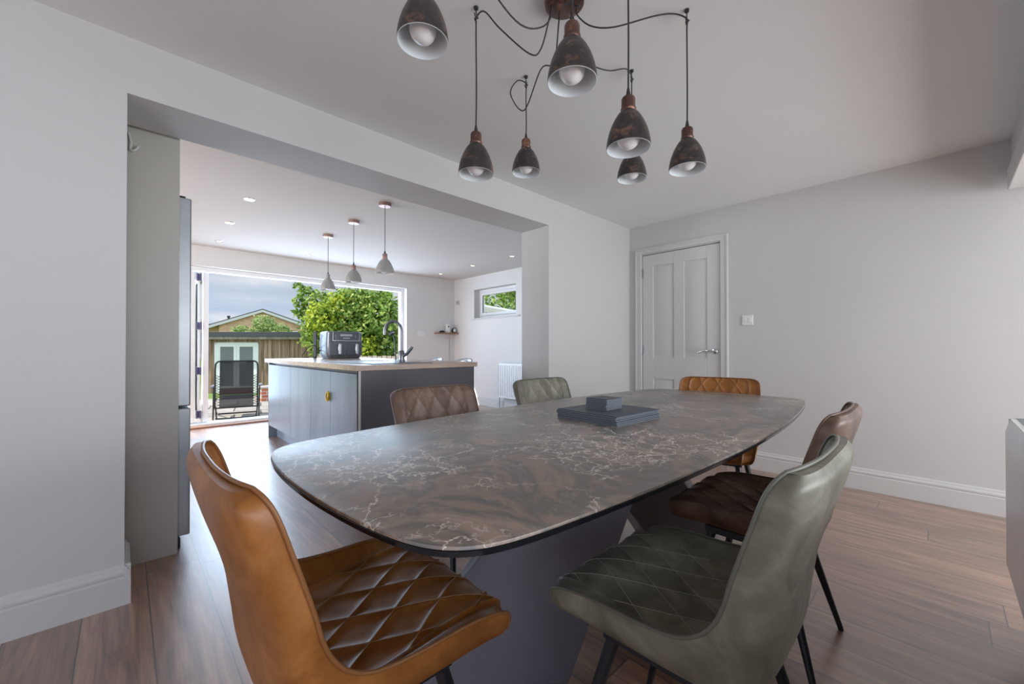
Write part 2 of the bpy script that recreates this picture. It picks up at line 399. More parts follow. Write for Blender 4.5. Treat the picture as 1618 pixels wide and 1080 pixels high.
def skirting(name, pts, label):     # pts: list of ((x,y),(x,y)) room-side runs; profile extruded toward normal
    mb = MB()
    prof = [(0, 0), (.020, 0), (.020, .108), (.0155, .112), (.0155, .117), (.019, .121), (.019, .130), (.015, .136), (.010, .140), (.009, .148), (.004, .154), (0, .156)]
    for (a, b, nrm) in pts:
        ra = []; rb = []
        for (d, z) in prof:
            ra.append((a[0] + nrm[0] * d, a[1] + nrm[1] * d, z)); rb.append((b[0] + nrm[0] * d, b[1] + nrm[1] * d, z))
        n = len(prof)
        mb.add(ra + rb, [(i, i + 1, n + i + 1, n + i) for i in range(n - 1)] + [tuple(range(n)), tuple(range(2 * n - 1, n - 1, -1))])
    return struct(mb.build(name, M_trim, sharp=18), label)
skirting('baseboard_left', [((-3.0, YP), (OL + .0195, YP), (0, -1)), ((OL, YP - .0192), (OL, YP + .30), (1, 0)), ((OR, YP), (XD, YP), (0, -1)), ((OR, YP - .0), (OR, YB), (-1, 0))], 'white moulded skirting along the partition wall')
skirting('baseboard_back', [((XD, -1.4), (XD, 1.31), (-1, 0)), ((XD, 2.21), (XD, YP), (-1, 0))], 'white moulded skirting under the end wall')
skirting('baseboard_kitchen', [((XK, YB), (XK, YF), (-1, 0)), ((BX1 + .02, YF), (XK, YF), (0, -1)), ((OR, YB), (XK, YB), (0, 1))], 'white skirting around the far corner of the kitchen')

# door in the end wall
def make_door():
    root = empty('door_1', (XD, 1.752, 0))
    struct(root, 'white four-panel interior door with chrome lever handle')
    x0 = .004; y0, y1 = -.3795, .381; z1 = 1.9815
    slab = MB(); slab.box(x0 + .012, x0 + .04, y0, y1, .006, z1)
    # stiles, rails and raised panels on the visible face
    sx = .115; mid = .05
    cols = [(y0, y0 + sx), (-mid, mid), (y1 - sx, y1)]
    for a, b in cols: slab.box(x0, x0 + .014, a, b, .006, z1)
    for a, b in [(.006, .21), (.72, .93), (z1 - .12, z1)]:
        for (p, q) in [(y0 + sx, -mid), (mid, y1 - sx)]: slab.box(x0, x0 + .014, p, q, a, b)
    for (p, q) in [(y0 + sx, -mid), (mid, y1 - sx)]:
        for a, b in [(.21, .72), (.93, z1 - .12)]:
            o_ = .012; i_ = .042
            B = [(x0 + .013, p + o_, a + o_), (x0 + .013, q - o_, a + o_), (x0 + .013, q - o_, b - o_), (x0 + .013, p + o_, b - o_)]
            T = [(x0 + .004, p + i_, a + i_), (x0 + .004, q - i_, a + i_), (x0 + .004, q - i_, b - i_), (x0 + .004, p + i_, b - i_)]
            slab.hexa(B, T)
    slab.build('door_panel', M_door, root, bevel=.002)
    fr = MB()
    for s_ in (-1, 1):
        a = .388 * s_; b = .452 * s_
        fr.box(-.018, .0, min(a, b), max(a, b), 0, 2.052); fr.box(-.024, -.017, min(a + s_ * .048, b), max(a + s_ * .048, b), 0, 2.052)
        c = .386 * s_; d_ = .401 * s_
        fr.box(.0, .12, min(c, d_), max(c, d_), 0, 1.994)
    fr.box(-.0178, 0, -.389, .389, 1.996, 2.0518); fr.box(-.0238, -.017, -.437, .437, 2.034, 2.0518)
    fr.box(.001, .119, -.387, .387, 1.9875, 1.9955)
    fr.box(.045, .06, -.386, .386, 0, 1.99)
    fr.build('door_frame', M_trim, root, bevel=.002)
    for z in (1.80, 1.01, .25):
        h = MB(); h.tube([(-.004, .392, z - .045), (-.004, .392, z + .045)], .007, 10); h.box(-.003, .003, .372, .404, z - .045, z + .045)
        h.build('hinge', M_steel, root)
    hd = MB(); hd.lathe([(.026, 0), (.026, -.006), (.022, -.010), (.010, -.011), (.009, -.03), (.009, -.045)], (0.003, -.335, 1.0), 24, axis='x')
    hd.tube(smooth_path([(-.042, -.335, 1.0), (-.044, -.30, 1.004), (-.044, -.26, 1.004), (-.043, -.215, .992), (-.042, -.195, .984)], 5), [.009] * 8 + [.008] * 8 + [.007] * 5, 12)
    hd.build('handle', M_chrome, root)
    return root
make_door()

# light switch beside door
t = empty('light_switch', (XD, 1.147, 1.269)); tag(t, 'white two-gang light switch on the end wall right of the door', 'switch')
box(-.010, 0, -.043, .043, -.043, .043).build('switch_plate', M_white, t, bevel=.003)
for s_ in (-.017, .017): box(-.014, -.009, s_ - .012, s_ + .012, -.018, .018).build('rocker', M_white, t, bevel=.002)

# ------------------------------------------------------------------ radiators
M_rad = mat('radiator_enamel', (.86, .87, .88), .3)
def radiator(loc, length, height, label, depth=.1, flutes=True, rot=0):
    t = empty('radiator', loc, rot)      # local: x along, +y out of the wall
    tag(t, label, 'radiator')
    mb = MB(); rows = []
    n = int(length / .046) if flutes else 1
    f0, f1 = depth - (.034 if flutes else .012), depth
    if flutes:
        xs = []
        for i in range(n):
            a = i * length / n; w_ = length / n
            xs += [(a, f1), (a + w_ * .68, f1), (a + w_ * .72, f0), (a + w_ * .96, f0)]
        xs.append((length, f1))
        rows = [[(x, y, z) for x, y in xs] for z in (.03, height - .03)]
        mb.grid(rows)
        mb.box(0, length, f0 - .004, f1 - .004, 0, .032); mb.box(0, length, f0 - .004, f1 - .004, height - .032, height)
    else:
        mb.hexa([(0, f0, .0), (length, f0, .0), (length, f0, height), (0, f0, height)], [(.0, f1, .03), (length, f1, .03), (length, f1, height - .045), (.0, f1, height - .045)])
    mb.box(0, length, .02, .032, .01, height - .01)
    mb.build('panel', M_rad, t, bevel=.0015)
    gr = MB(); gr.box(0, length, .02, f0, height - .006, height + .004)
    for s_ in (0, length - .008): gr.box(s_, s_ + .008, .02, f0 + .004, .02, height + .004)
    k = int(length / .02)
    gr.build('top_grille', M_rad, t)
    sl = MB()
    for i in range(k): sl.box(.012 + i * length / k, .017 + i * length / k, .036, f0 - .014, height + .004, height + .007)
    sl.build('grille_slots', M_steel, t)
    for q_ in (.25, .7): MB().box(length * q_, length * q_ + .03, .0, .03, .1, height - .1).build('bracket', M_rad, t)
    return t
# right-hand radiator on the low wall (faces +Y)
rd = radiator((.55, YR + .004, .19), 1.86, .57, 'white flat panel radiator cut off by the right edge of the picture', .13, flutes=False)
kr = radiator((XK - .006, 4.12, .20), 1.02, .575, 'white ribbed radiator on the kitchen side wall under the small window', .1, rot=R(90))
v = MB(); v.tube([(1.035, .06, -.18), (1.035, .06, .02), (1.01, .06, .03)], .008, 8); v.build('pipe', M_steel, kr)
v = MB(); v.lathe([(.014, .0), (.017, .01), (.017, .05), (.012, .062)], (1.035, .06, .02), 14); v.build('valve', M_black, kr)

# ------------------------------------------------------------------ tall panel and fridge by the opening
t = empty('tall_unit', (-.25, 2.64, 0)); tag(t, 'tall pale cream end panel of the fridge housing behind the left side of the opening', 'cabinet')
box(-.35, .451, 0, .02, .0, HK - .004).build('side_panel', M_cream, t, bevel=.001)
box(-.35, .30, .02, .04, 0, HK - .004).build('filler_strip', M_trim, t)
mb = MB(); mb.tube(smooth_path([(.262, -.004, 2.045), (.270, -.008, 2.0), (.268, -.010, 1.965), (.278, -.014, 1.96), (.290, -.016, 1.972), (.296, -.016, 1.985)], 5), .0055, 8)
mb.build('curled_sealant_strip', M_trim, t)
t = empty('fridge_freezer', (-.10, 3.0, 0)); tag(t, 'tall steel-grey fridge freezer standing beside the cream panel', 'fridge')
box(-.35, .28, -.31, .32, .05, 1.79).build('body', M_steel, t, bevel=.004)
d = MB(); d.box(.285, .352, -.325, .32, .07, .72); d.build('freezer_door', M_steel, t, bevel=.006)
d = MB(); d.box(.285, .352, -.325, .32, .73, 1.80); d.build('fridge_door', M_steel, t, bevel=.006)
d = MB(); d.box(.29, .33, -.30, -.24, 1.80, 1.815); d.build('hinge_cover', M_black, t, bevel=.003)
d = MB(); d.lathe([(.018, .0), (.018, .045), (.014, .055)], (.30, -.285, 0), 14); d.build('foot', M_black, t)
d = MB(); d.box(-.3, .30, -.28, .28, .012, .05); d.build('plinth', M_black, t)

# ------------------------------------------------------------------ ceiling downlights in the kitchen
M_lampglow = mat('downlight_lamp', (.9, .88, .8), .3, emis=(1, .86, .5), estr=1.6)
def downlight():
    t = empty('downlight', (0, 0, 0))
    MB().lathe([(.030, -.0005), (.030, -.003), (.042, -.004), (.046, 0.0)], (0, 0, 0), 28).build('trim_ring', M_chrome, t)
    MB().lathe([(.0, -.0042), (.024, -.0042), (.026, -.002)], (0, 0, 0), 24).build('lamp', M_lampglow, t)
    return t
dl0 = downlight()
spots = [(.80, 4.215, 'round downlight, the nearest of the left row in the kitchen ceiling'), (.80, 5.141, 'round downlight, middle one of the left row in the kitchen ceiling'),
         (.843, 6.117, 'round downlight of the left row, closest to the folding doors'), (1.89, 6.152, 'round downlight left of the pendants close to the far wall'),
         (4.034, 5.147, 'round downlight, middle one of the right row before the small window'), (4.025, 4.229, 'round downlight, the nearest of the right row'),
         (4.065, 6.11, 'round downlight in the far right corner of the kitchen ceiling')]
for i, (x, y, lb) in enumerate(spots):
    o = dl0 if i == 0 else copy_tree(dl0)
    o.location = (x, y, HK); tag(o, lb, 'ceiling light', 'recessed ceiling downlights in the kitchen')

# ------------------------------------------------------------------ kitchen island
IX0, IX1, IY0, IY1, WT = 1.20, 2.27, 2.85, 5.40, .905
M_blue = mottled('blue_grey_door', [(.3, (.16, .215, .30)), (.55, (.205, .265, .355)), (.75, (.26, .32, .40))], scale=3.5, rough=.28, bump=.02)
def stretch(m, s=(9, 9, 1.2)):
    N, L, b = nodes(m); tc = [n for n in N if n.type == 'TEX_COORD'][0]; nz = [n for n in N if n.type == 'TEX_NOISE'][0]
    mp = N.new('ShaderNodeMapping'); mp.inputs['Scale'].default_value = s; L.new(tc.outputs['Object'], mp.inputs[0]); L.new(mp.outputs[0], nz.inputs['Vector'])
stretch(M_blue, (1.5, 1.5, .35))
M_dgrey = mottled('dark_grey_panel', [(.3, (.082, .080, .096)), (.7, (.098, .096, .112))], scale=2, rough=.35)
M_wtop = mottled('pale_wood_worktop', [(.3, (.40, .30, .24)), (.55, (.50, .39, .32)), (.75, (.60, .49, .42))], scale=2.5, rough=.22)
stretch(M_wtop, (1.2, 14, 14))
isl = empty('kitchen_island', ((IX0 + IX1) / 2, (IY0 + IY1) / 2, 0)); tag(isl, 'kitchen island with blue-grey doors and a dark grey end panel', 'kitchen island')
cx, cy = (IX0 + IX1) / 2, (IY0 + IY1) / 2
def ib(*a): a = list(a); return MB().box(a[0] - cx, a[1] - cx, a[2] - cy, a[3] - cy, a[4], a[5])
ib(IX0 + .055, IX1 - .03, IY0 + .04, IY1 - .04, .13, WT - .04).build('carcass', M_dgrey, isl)
ib(IX0 + .10, IX1 - .05, IY0 + .03, IY1 - .06, 0, .13).build('plinth', M_blue, isl)
ib(IX0 + .012, IX1 - .012, IY0 + .012, IY0 + .034, 0, WT - .041).build('end_panel', M_dgrey, isl, bevel=.001)
ib(IX0 + .020, IX1 - .012, IY1 - .034, IY1 - .012, 0, WT - .041).build('end_panel', M_blue, isl, bevel=.001)
ib(IX0 + .012, IX0 + .03, IY0 + .010, IY0 + .0345, 0.0, WT - .041).build('panel_edging', M_trim, isl)
ib(IX0 + .07, IX1 - .05, IY0 + .04, IY1 - .04, .815, WT - .041).build('rail', M_wtop, isl)
ed = [IY0 + .038, 3.426, 3.905, 4.518, 5.36]
for i in range(4):
    d = ib(IX0 + .02, IX0 + .04, ed[i] + .002, ed[i + 1] - .002, .14, .838).build('door', M_blue, isl, bevel=.0015)
    if i == 0:
        lk = MB(); lk.tube(smooth_path([(IX0 - cx + .004, 3.43 - cy, .675), (IX0 - cx - .004, 3.405 - cy, .64), (IX0 - cx - .002, 3.43 - cy, .60), (IX0 - cx - .004, 3.455 - cy, .64)], 5, True), .006, 8, closed=True)
        lk.box(IX0 - cx + .0, IX0 - cx + .019, 3.422 - cy, 3.438 - cy, .605, .665)
        lk.build('child_lock', M_brass, d)
wt = tag(box(IX0 - .012, IX1 + .012, IY0 - .005, IY1 + .015, WT - .040, WT).build('worktop', M_wtop, bevel=.0015), 'pale wood worktop lying over the whole kitchen island', 'worktop')

# sink set in worktop
t = empty('kitchen_sink', (1.60, 3.42, WT)); tag(t, 'grey inset sink and drainer let into the island worktop', 'sink')
mb = MB(); mb.box(-.26, .26, -.50, .50, .0005, .006); mb.build('rim', mat('grey_composite_sink', (.22, .25, .29), .35), t, bevel=.002)
mb = MB(); mb.box(-.19, .19, -.44, .02, .0061, .0075); mb.build('bowl', mat('sink_bowl', (.05, .055, .065), .3), t)
mb = MB()
for i in range(7): mb.box(-.18 + i * .055, -.165 + i * .055, .08, .44, .0061, .009)
mb.build('drainer_ribs', M_steel, t)
M_tap = mat('brushed_gunmetal', (.20, .21, .23), .3, .9)
t = empty('kitchen_tap', (1.78, 3.29, WT + .0075)); tag(t, 'tall arched grey kitchen tap with a pull-out spray beside the sink', 'tap')
MB().lathe([(.034, 0), (.034, .008), (.027, .012), (.026, .085), (.020, .095)], (0, 0, 0), 24).build('base', M_tap, t)
dx, dy = -.70, .71
ar = [(0, 0, .09), (0, 0, .24)]
for k in range(0, 13):
    a = math.pi * k / 12; r_ = .075
    ar.append(((r_ - r_ * math.cos(a)) * dx, (r_ - r_ * math.cos(a)) * dy, .262 + r_ * math.sin(a) * 1.2))
ar.append((ar[-1][0], ar[-1][1], .235))
MB().tube(smooth_path(ar, 3), .0135, 14).build('spout', M_tap, t)
MB().tube([(.012, -.012, .05), (.034, -.032, .064), (.062, -.058, .112), (.070, -.066, .128)], [.018, .015, .015, .013], 12).build('lever', M_tap, t)
hs = MB(); hs.tube(smooth_path([(-.035, .035, 0.006), (-.04, .04, .12), (-.045, .046, .20), (-.055, .055, .245)], 6), .006, 8); hs.build('hose', M_black, t)
hs = MB(); hs.tube([(-.075, .075, .235), (-.058, .056, .255), (-.045, .045, .262)], [.022, .020, .010], 12); hs.build('spray_head', M_tap, t)

# air fryer
t = empty('air_fryer', (1.905, 5.0, WT + .001)); tag(t, 'dark grey dual-drawer air fryer at the far end of the island', 'air fryer')
M_af = mottled('air_fryer_steel', [(.3, (.13, .145, .17)), (.7, (.20, .215, .24))], scale=4, rough=.3, metal=.4)
stretch(M_af, (6, 6, .5))
body = MB(); lo = []; hi = []
def rrect(w_, d_, r_, z, n=6, x0=0, y0=0):
    o = []
    for (sx_, sy_, a0) in [(1, 1, 0), (-1, 1, 90), (-1, -1, 180), (1, -1, 270)]:
        for k in range(n + 1):
            a = R(a0 + 90 * k / n); o.append((x0 + sx_ * (w_ - r_) + r_ * math.cos(a), y0 + sy_ * (d_ - r_) + r_ * math.sin(a), z))
    return o
rings = [rrect(.185, .135, .05, .0), rrect(.195, .143, .05, .02), rrect(.207, .152, .055, .05), rrect(.212, .156, .055, .16), rrect(.206, .152, .055, .305), rrect(.19, .14, .05, .318)]
n = len(rings[0]); body.add([p for q in rings for p in q], [(i * n + k, i * n + (k + 1) % n, (i + 1) * n + (k + 1) % n, (i + 1) * n + k) for i in range(len(rings) - 1) for k in range(n)] + [tuple(range(n - 1, -1, -1)), tuple(range((len(rings) - 1) * n, len(rings) * n))])
body.build('body', M_af, t, sharp=50)
M_afd = mat('air_fryer_drawer', (.085, .098, .125), .28)
MB().box(-.15, .15, -.161, -.150, .215, .312).build('control_panel', M_afd, t, bevel=.003)
mb = MB(); mb.box(-.158, .158, -.163, -.156, .208, .2135); mb.box(.1515, .156, -.163, -.156, .213, .312); mb.box(-.158, -.1535, -.163, -.156, .213, .312); mb.build('panel_trim', M_chrome, t)
mb = MB(); mb.box(-.07, .07, -.164, -.160, .262, .286); mb.box(-.04, .04, -.164, -.160, .234, .246)
for i in range(5): mb.box(-.13 + i * .004 + (0 if i < 3 else .22), -.12 + i * .004 + (0 if i < 3 else .22), -.164, -.160, .27 - (i % 3) * .018, .276 - (i % 3) * .018)
mb.build('display', mat('air_fryer_display', (.45, .47, .50), .3), t)
for s_ in (-1, 1):
    d = MB().box(-.19 if s_ < 0 else .004, -.004 if s_ < 0 else .19, -.163, -.13, .035, .200).build('drawer', M_afd, t, bevel=.006)
    hx = -.085 if s_ < 0 else .115
    MB().box(hx - .016, hx + .016, -.196, -.160, .05, .175).build('handle', M_chrome, d, bevel=.006)
c = MB(); c.tube(smooth_path([(-.19, .12, .06), (-.26, .12, .15), (-.34, .1, .13), (-.42, .05, .022), (-.36, .0, .018), (-.28, .04, .02), (-.26, .06, .06), (-.21, .08, .10)], 8), .004, 6); c.build('power_cable', M_cable, t)
# slim board propped behind the air fryer
t = tag(box(-.007, .007, -.05, .05, 0, .325).build('chopping_board', mat('dark_board', (.07, .07, .075), .8, spec=.15), bevel=.004), 'thin dark board standing on edge at the left side of the air fryer', 'board')
t.location = (1.672, 5.20, WT + .0005)
# bar stools beyond the island
M_silver = mat('silver_seat', (.55, .58, .64), .25, .6)
def stool():
    t = empty('bar_stool', (0, 0, 0))
    rows = []
    for i in range(9):
        a = i / 8; rw = []
        for k in range(17):
            th = R(-80 + 160 * k / 16); r_ = .19 + .02 * a
            z = .66 + (.26 * a) * (math.cos(th) ** .35 if math.cos(th) > 0 else 0) if a > 0 else .66
            rw.append((r_ * math.cos(th), r_ * math.sin(th), z))
        rows.append(rw)
    mb = MB(); mb.grid(rows); o = mb.build('backrest', M_silver, t); sm = o.modifiers.new('thick', 'SOLIDIFY'); sm.thickness = .018
    MB().lathe([(.0, .62), (.16, .625), (.2, .65), (.195, .675), (.0, .685)], (0, 0, 0), 28).build('seat', M_silver, t)
    MB().tube([(0, 0, .02), (0, 0, .63)], .024, 14).build('column', M_chrome, t)
    MB().lathe([(.20, 0), (.20, .006), (.10, .02), (.03, .035)], (0, 0, 0), 32).build('base', M_chrome, t)
    return t
st = stool(); st.location = (2.50, 4.08, 0); st2 = copy_tree(st); st2.location = (2.50, 3.53, 0)
tag(st, 'silver bar stool behind the island, nearer the garden', 'bar stool', 'bar stools behind the island'); tag(st2, 'silver bar stool behind the island, nearer the dining room', 'bar stool', 'bar stools behind the island')

# ------------------------------------------------------------------ pendants over the island
def bell(n_out, r, h, capr, caph):
    """outer profile: from mouth (z=0) up to cord grip"""
    P = []
    for i in range(15):
        a = i / 14; P.append((capr + (r - capr) * (1 - a ** 1.75) ** .78 if a < 1 else capr, h * a))
    return P
def shade_set(t, r, h, capr, caph, mo, mc, mi_, bulb=True, zc=0):
    out = bell(0, r, h, capr, caph); inn = [(max(p[0] - .003, .002), p[1] + (.0 if i == 0 else -.001)) for i, p in enumerate(out)][:-1]
    s_ = MB().lathe_open([(out[0][0], 0.0)] + out[1:], (0, 0, zc), 40).build('shade', mo, t, sharp=60)
    MB().lathe_open([(out[0][0], -.0005), (out[0][0] - .002, -.001)] + inn[1:] + [(.002, h - .004)], (0, 0, zc), 40).build('shade_lining', mi_, s_, sharp=60)
    MB().lathe([(capr * 1.0, h - .002), (capr * 1.12, h + .002), (capr * 1.12, h + .007), (capr, h + .010), (capr, h + caph * .82), (capr * .86, h + caph * .94), (capr * .5, h + caph), (0, h + caph)], (0, 0, zc), 28).build('cap', mc, t)
    MB().lathe([(capr * .42, h + caph - .001), (capr * .3, h + caph + .012), (.0035, h + caph + .026), (0, h + caph + .026)], (0, 0, zc), 14).build('cord_grip', M_cable, t)
    if bulb:
        rb = r * .53; pr = [(0, -rb * .08)]
        for k in range(1, 12):
            a = math.pi * k / 15; pr.append((rb * math.sin(a), rb * (1 - math.cos(a)) - rb * .08))
        pr += [(rb * .42, rb * 2.0), (rb * .36, rb * 2.4), (0, rb * 2.4)]
        MB().lathe(pr, (0, 0, zc), 28).build('bulb', M_bulb, t)
    return h + caph + .02
def kpend(i, y, lb):
    t = empty('pendant_light', (1.72, y, HK)); tag(t, lb, 'pendant light', 'grey pendants over the kitchen island')
    zc = 1.71 - HK
    top = shade_set(t, .082, .130, .022, .05, M_conc, M_rose_gold if i else M_conc, M_white, zc=zc)
    MB().tube([(0, 0, zc + top), (0, 0, -.02)], .003, 8).build('cord', M_cable, t)
    MB().lathe([(.0, -.028), (.05, -.028), (.055, -.024), (.055, 0)], (0, 0, 0), 32).build('ceiling_rose', M_rose_gold, t)
kpend(0, 4.916, 'grey bell pendant with a grey cap, farthest over the island')
kpend(1, 4.184, 'grey bell pendant with a copper cap, middle one over the island')
kpend(2, 3.487, 'grey bell pendant with a copper cap, nearest over the island')

# ------------------------------------------------------------------ chandelier over the table
ch = empty('spider_chandelier', (1.15, .935, H)); tag(ch, 'aged copper ceiling cluster light with seven bell shades on looped black cords', 'chandelier')
PC = Vector((1.15, .935, H))
pl_ = MB().lathe([(0, -.026), (.066, -.026), (.072, -.022), (.072, 0)], (0, 0, 0), 40).build('ceiling_plate', M_copper, ch)
lamps = [((.552, .912), 1.812, .20), ((.944, 1.186), 1.672, .21), ((1.354, 1.328), 1.845, .20), ((.855, .668), 1.730, .12), ((1.101, .647), 1.630, .10), ((1.675, .967), 1.800, .12), ((1.524, .650), 1.696, .11)]
tilt = [(0, 0)] * 7
for i, ((x, y), z, kk) in enumerate(lamps):
    lp = empty('pendant_lamp', (x - PC.x, y - PC.y, 0)); lp.parent = ch
    zc = z - H
    top = shade_set(lp, .0655, .112, .0205, .044, M_copper_dark, M_copper, M_shade_in, zc=zc)
    lx, ly = x - PC.x, y - PC.y
    d_ = math.hypot(lx, ly); ux, uy = lx / d_, ly / d_
    wob = random.uniform(.6, 1.2)
    st_ = (-lx + ux * .045, -ly + uy * .045, -.026)
    sag = -kk
    px_, py_ = -uy, ux; sd2 = (.05 if i % 2 else -.05)
    mid1 = (-lx + ux * (.045 + d_ * .12), -ly + uy * (.045 + d_ * .12), sag * .85)
    mid2 = (-lx * .62 + px_ * sd2 * .5, -ly * .62 + py_ * sd2 * .5, sag * 1.0)
    mid3 = (-lx * .30 + px_ * sd2 * .6, -ly * .30 + py_ * sd2 * .6, sag * .55)
    mid4 = (-lx * .10, -ly * .10, -.020)
    if i == 2:   # this cord overshoots its hook and loops back
        mid2 = (-lx * .45, -ly * .45, -.10); mid3 = (-.012, .0, -.165); mid4 = (-.052, .05, -.085)
    path = smooth_path([st_, (st_[0] + ux * .006, st_[1] + uy * .006, -.06), mid1, mid2, mid3, mid4] + ([(-.030, .028, -.022)] if i == 2 else []) + [(0.004, 0, -.034), (0, 0, -.075), (0.002, 0, zc * .5), (0, 0, zc + top)], 7)
    MB().tube(path, .0027, 8).build('cord', M_cable, lp)
    hk = MB(); hk.lathe([(.0, -.008), (.008, -.008), (.009, 0)], (0, 0, 0), 14)
    hk.tube(smooth_path([(0, 0, -.006), (.0, .0, -.018), (.009, .004, -.026), (.006, .003, -.038), (-.006, -.002, -.036), (-.010, -.004, -.028)], 4), .0022, 6)
    hk.tube(smooth_path([(-.006, .0, -.030), (.006, .004, -.034), (.004, -.006, -.042), (-.006, .0, -.046), (.004, .003, -.052)], 4), .003, 6)
    hk.build('ceiling_hook', M_cable, lp)

# ------------------------------------------------------------------ dining table
TCX, TCY, TZ = 1.493, .905, .75
def table_outline(shrink=0, n=160):
    hx, hy = 1.238 - shrink, .523 - shrink; end = .432 - shrink * .9; bow = .045
    P = []
    # straight construction: long sides bow from y=end..hy, ends bow by 'bow'; corners rounded afterwards
    def side(tx): return end + (hy - end) * (1 - tx * tx)
    def endx(ty): return hx - bow * ty * ty
    raw = []
    for i in range(41):
        tx = -1 + 2 * i / 40; raw.append(Vector((tx * (hx - bow), -side(tx), 0)))
    for i in range(1, 40):
        ty = -1 + 2 * i / 40; raw.append(Vector((endx(ty), ty * end, 0)))
    for i in range(41):
        tx = 1 - 2 * i / 40; raw.append(Vector((tx * (hx - bow), side(tx), 0)))
    for i in range(1, 40):
        ty = 1 - 2 * i / 40; raw.append(Vector((-endx(ty), ty * end, 0)))
    # resample by length and smooth the corners
    L_ = [0]
    m = len(raw)
    for i in range(m): L_.append(L_[-1] + (raw[(i + 1) % m] - raw[i]).length)
    tot = L_[-1]; out = []; j = 0; K = 320
    for k in range(K):
        d_ = tot * k / K
        while L_[j + 1] < d_: j += 1
        f = (d_ - L_[j]) / (L_[j + 1] - L_[j]); out.append(raw[j].lerp(raw[(j + 1) % m], f))
    for _ in range(34):
        out = [(out[(i - 1) % K] + out[i] * 2 + out[(i + 1) % K]) / 4 for i in range(K)]
    return out
tb = empty('dining_table', (TCX, TCY, 0)); tag(tb, 'large boat-shaped dining table with a brown veined marble-look top on gunmetal legs', 'table')
o1 = [Matrix.Rotation(R(1.6), 3, 'Z') @ v_ for v_ in table_outline()]; K = len(o1)
def slab(outl, zs):     # zs: list of (inset, z)
    mb = MB(); rings = []
    for ins, z in zs:
        rg = []
        for i in range(len(outl)):
            tn = (outl[(i + 1) % K] - outl[(i - 1) % K]).normalized(); nn = Vector((tn.y, -tn.x, 0))
            p = outl[i] - nn * ins; rg.append((p.x, p.y, z))
        rings.append(rg)
    mb.add([p for q in rings for p in q], [(i * K + k, i * K + (k + 1) % K, (i + 1) * K + (k + 1) % K, (i + 1) * K + k) for i in range(len(rings) - 1) for k in range(K)] + [tuple(range(K)), tuple(range((len(rings) - 1) * K, len(rings) * K))])
    return mb
slab(o1, [(.0035, TZ), (.0008, TZ - .0012), (0, TZ - .004), (0, TZ - .006)]).build('ceramic_top', M_marble, tb, sharp=50)
slab(o1, [(.002, TZ - .0062), (-.0005, TZ - .008), (.0, TZ - .016), (.008, TZ - .020)]).build('glass_underlay', M_edge, tb, sharp=50)
MB().box(-.62, .62, -.20, .20, TZ - .052, TZ - .0205).build('support_frame', M_black, tb, bevel=.003)
def pedestal(bot, top, name='pedestal'):
    zt = TZ - .05
    o = MB().hexa([(x - TCX, y - TCY, 0.0) for x, y in bot], [(x - TCX, y - TCY, zt) for x, y in top]).build(name, M_base, tb, bevel=.004, sharp=20)
    return o
# twisted folded-plate legs
b1 = [(.575, 1.175), (.935, .84), (.99, .79), (1.02, .90), (.66, 1.24)]
t1 = [(1.10, .90), (1.155, .83), (1.42, .72), (1.46, .80), (1.16, .97)]
pedestal(b1, t1)
b2 = [(2.02, 1.04), (2.13, .73), (2.19, .74), (2.20, 1.16), (2.10, 1.20)]
t2 = [(1.17, .90), (1.56, .79), (1.68, .82), (1.60, 1.05), (1.28, 1.02)]
pedestal(b2, t2)

# ------------------------------------------------------------------ placemats and coasters
def mat_piece(name, hw, hd, th):
    t = empty(name, (0, 0, 0))
    MB().box(-hw, hw, -hd, hd, 0, th * .34).build('backing', M_slate_edge, t)
    MB().box(-hw + .0006, hw - .0006, -hd + .0006, hd - .0006, th * .34, th - .0003).build('top_face', M_slate, t)
    return t
order = ['lowest', 'second from the bottom', 'third from the bottom', 'fourth from the bottom', 'fifth from the bottom', 'sixth from the bottom', 'seventh from the bottom']
pm = mat_piece('placemat', .146, .140, .0058)
for i in range(6):
    o = pm if i == 0 else copy_tree(pm)
    o.location = (1.407 + random.uniform(-.003, .003), .922 + random.uniform(-.003, .003), TZ + .0003 + i * .0058); o.rotation_euler = (0, 0, R(-2 + random.uniform(-.8, .8)))
    tag(o, 'slate-grey square placemat, %s of the stack on the marble table' % (order[i] if i < 5 else 'topmost'), 'placemat', 'stack of grey placemats on the table')
cs = mat_piece('coaster', .053, .050, .0060)
for i in range(7):
    o = cs if i == 0 else copy_tree(cs)
    o.location = (1.415 + random.uniform(-.002, .002), .945 + random.uniform(-.002, .002), TZ + .0003 + 6 * .0058 + .0002 + i * .0060); o.rotation_euler = (0, 0, R(-2 + random.uniform(-2, 2)))
    tag(o, 'small slate-grey square coaster, %s of the pile on the placemats' % (order[i] if i < 6 else 'topmost'), 'coaster', 'pile of grey coasters on the placemats')

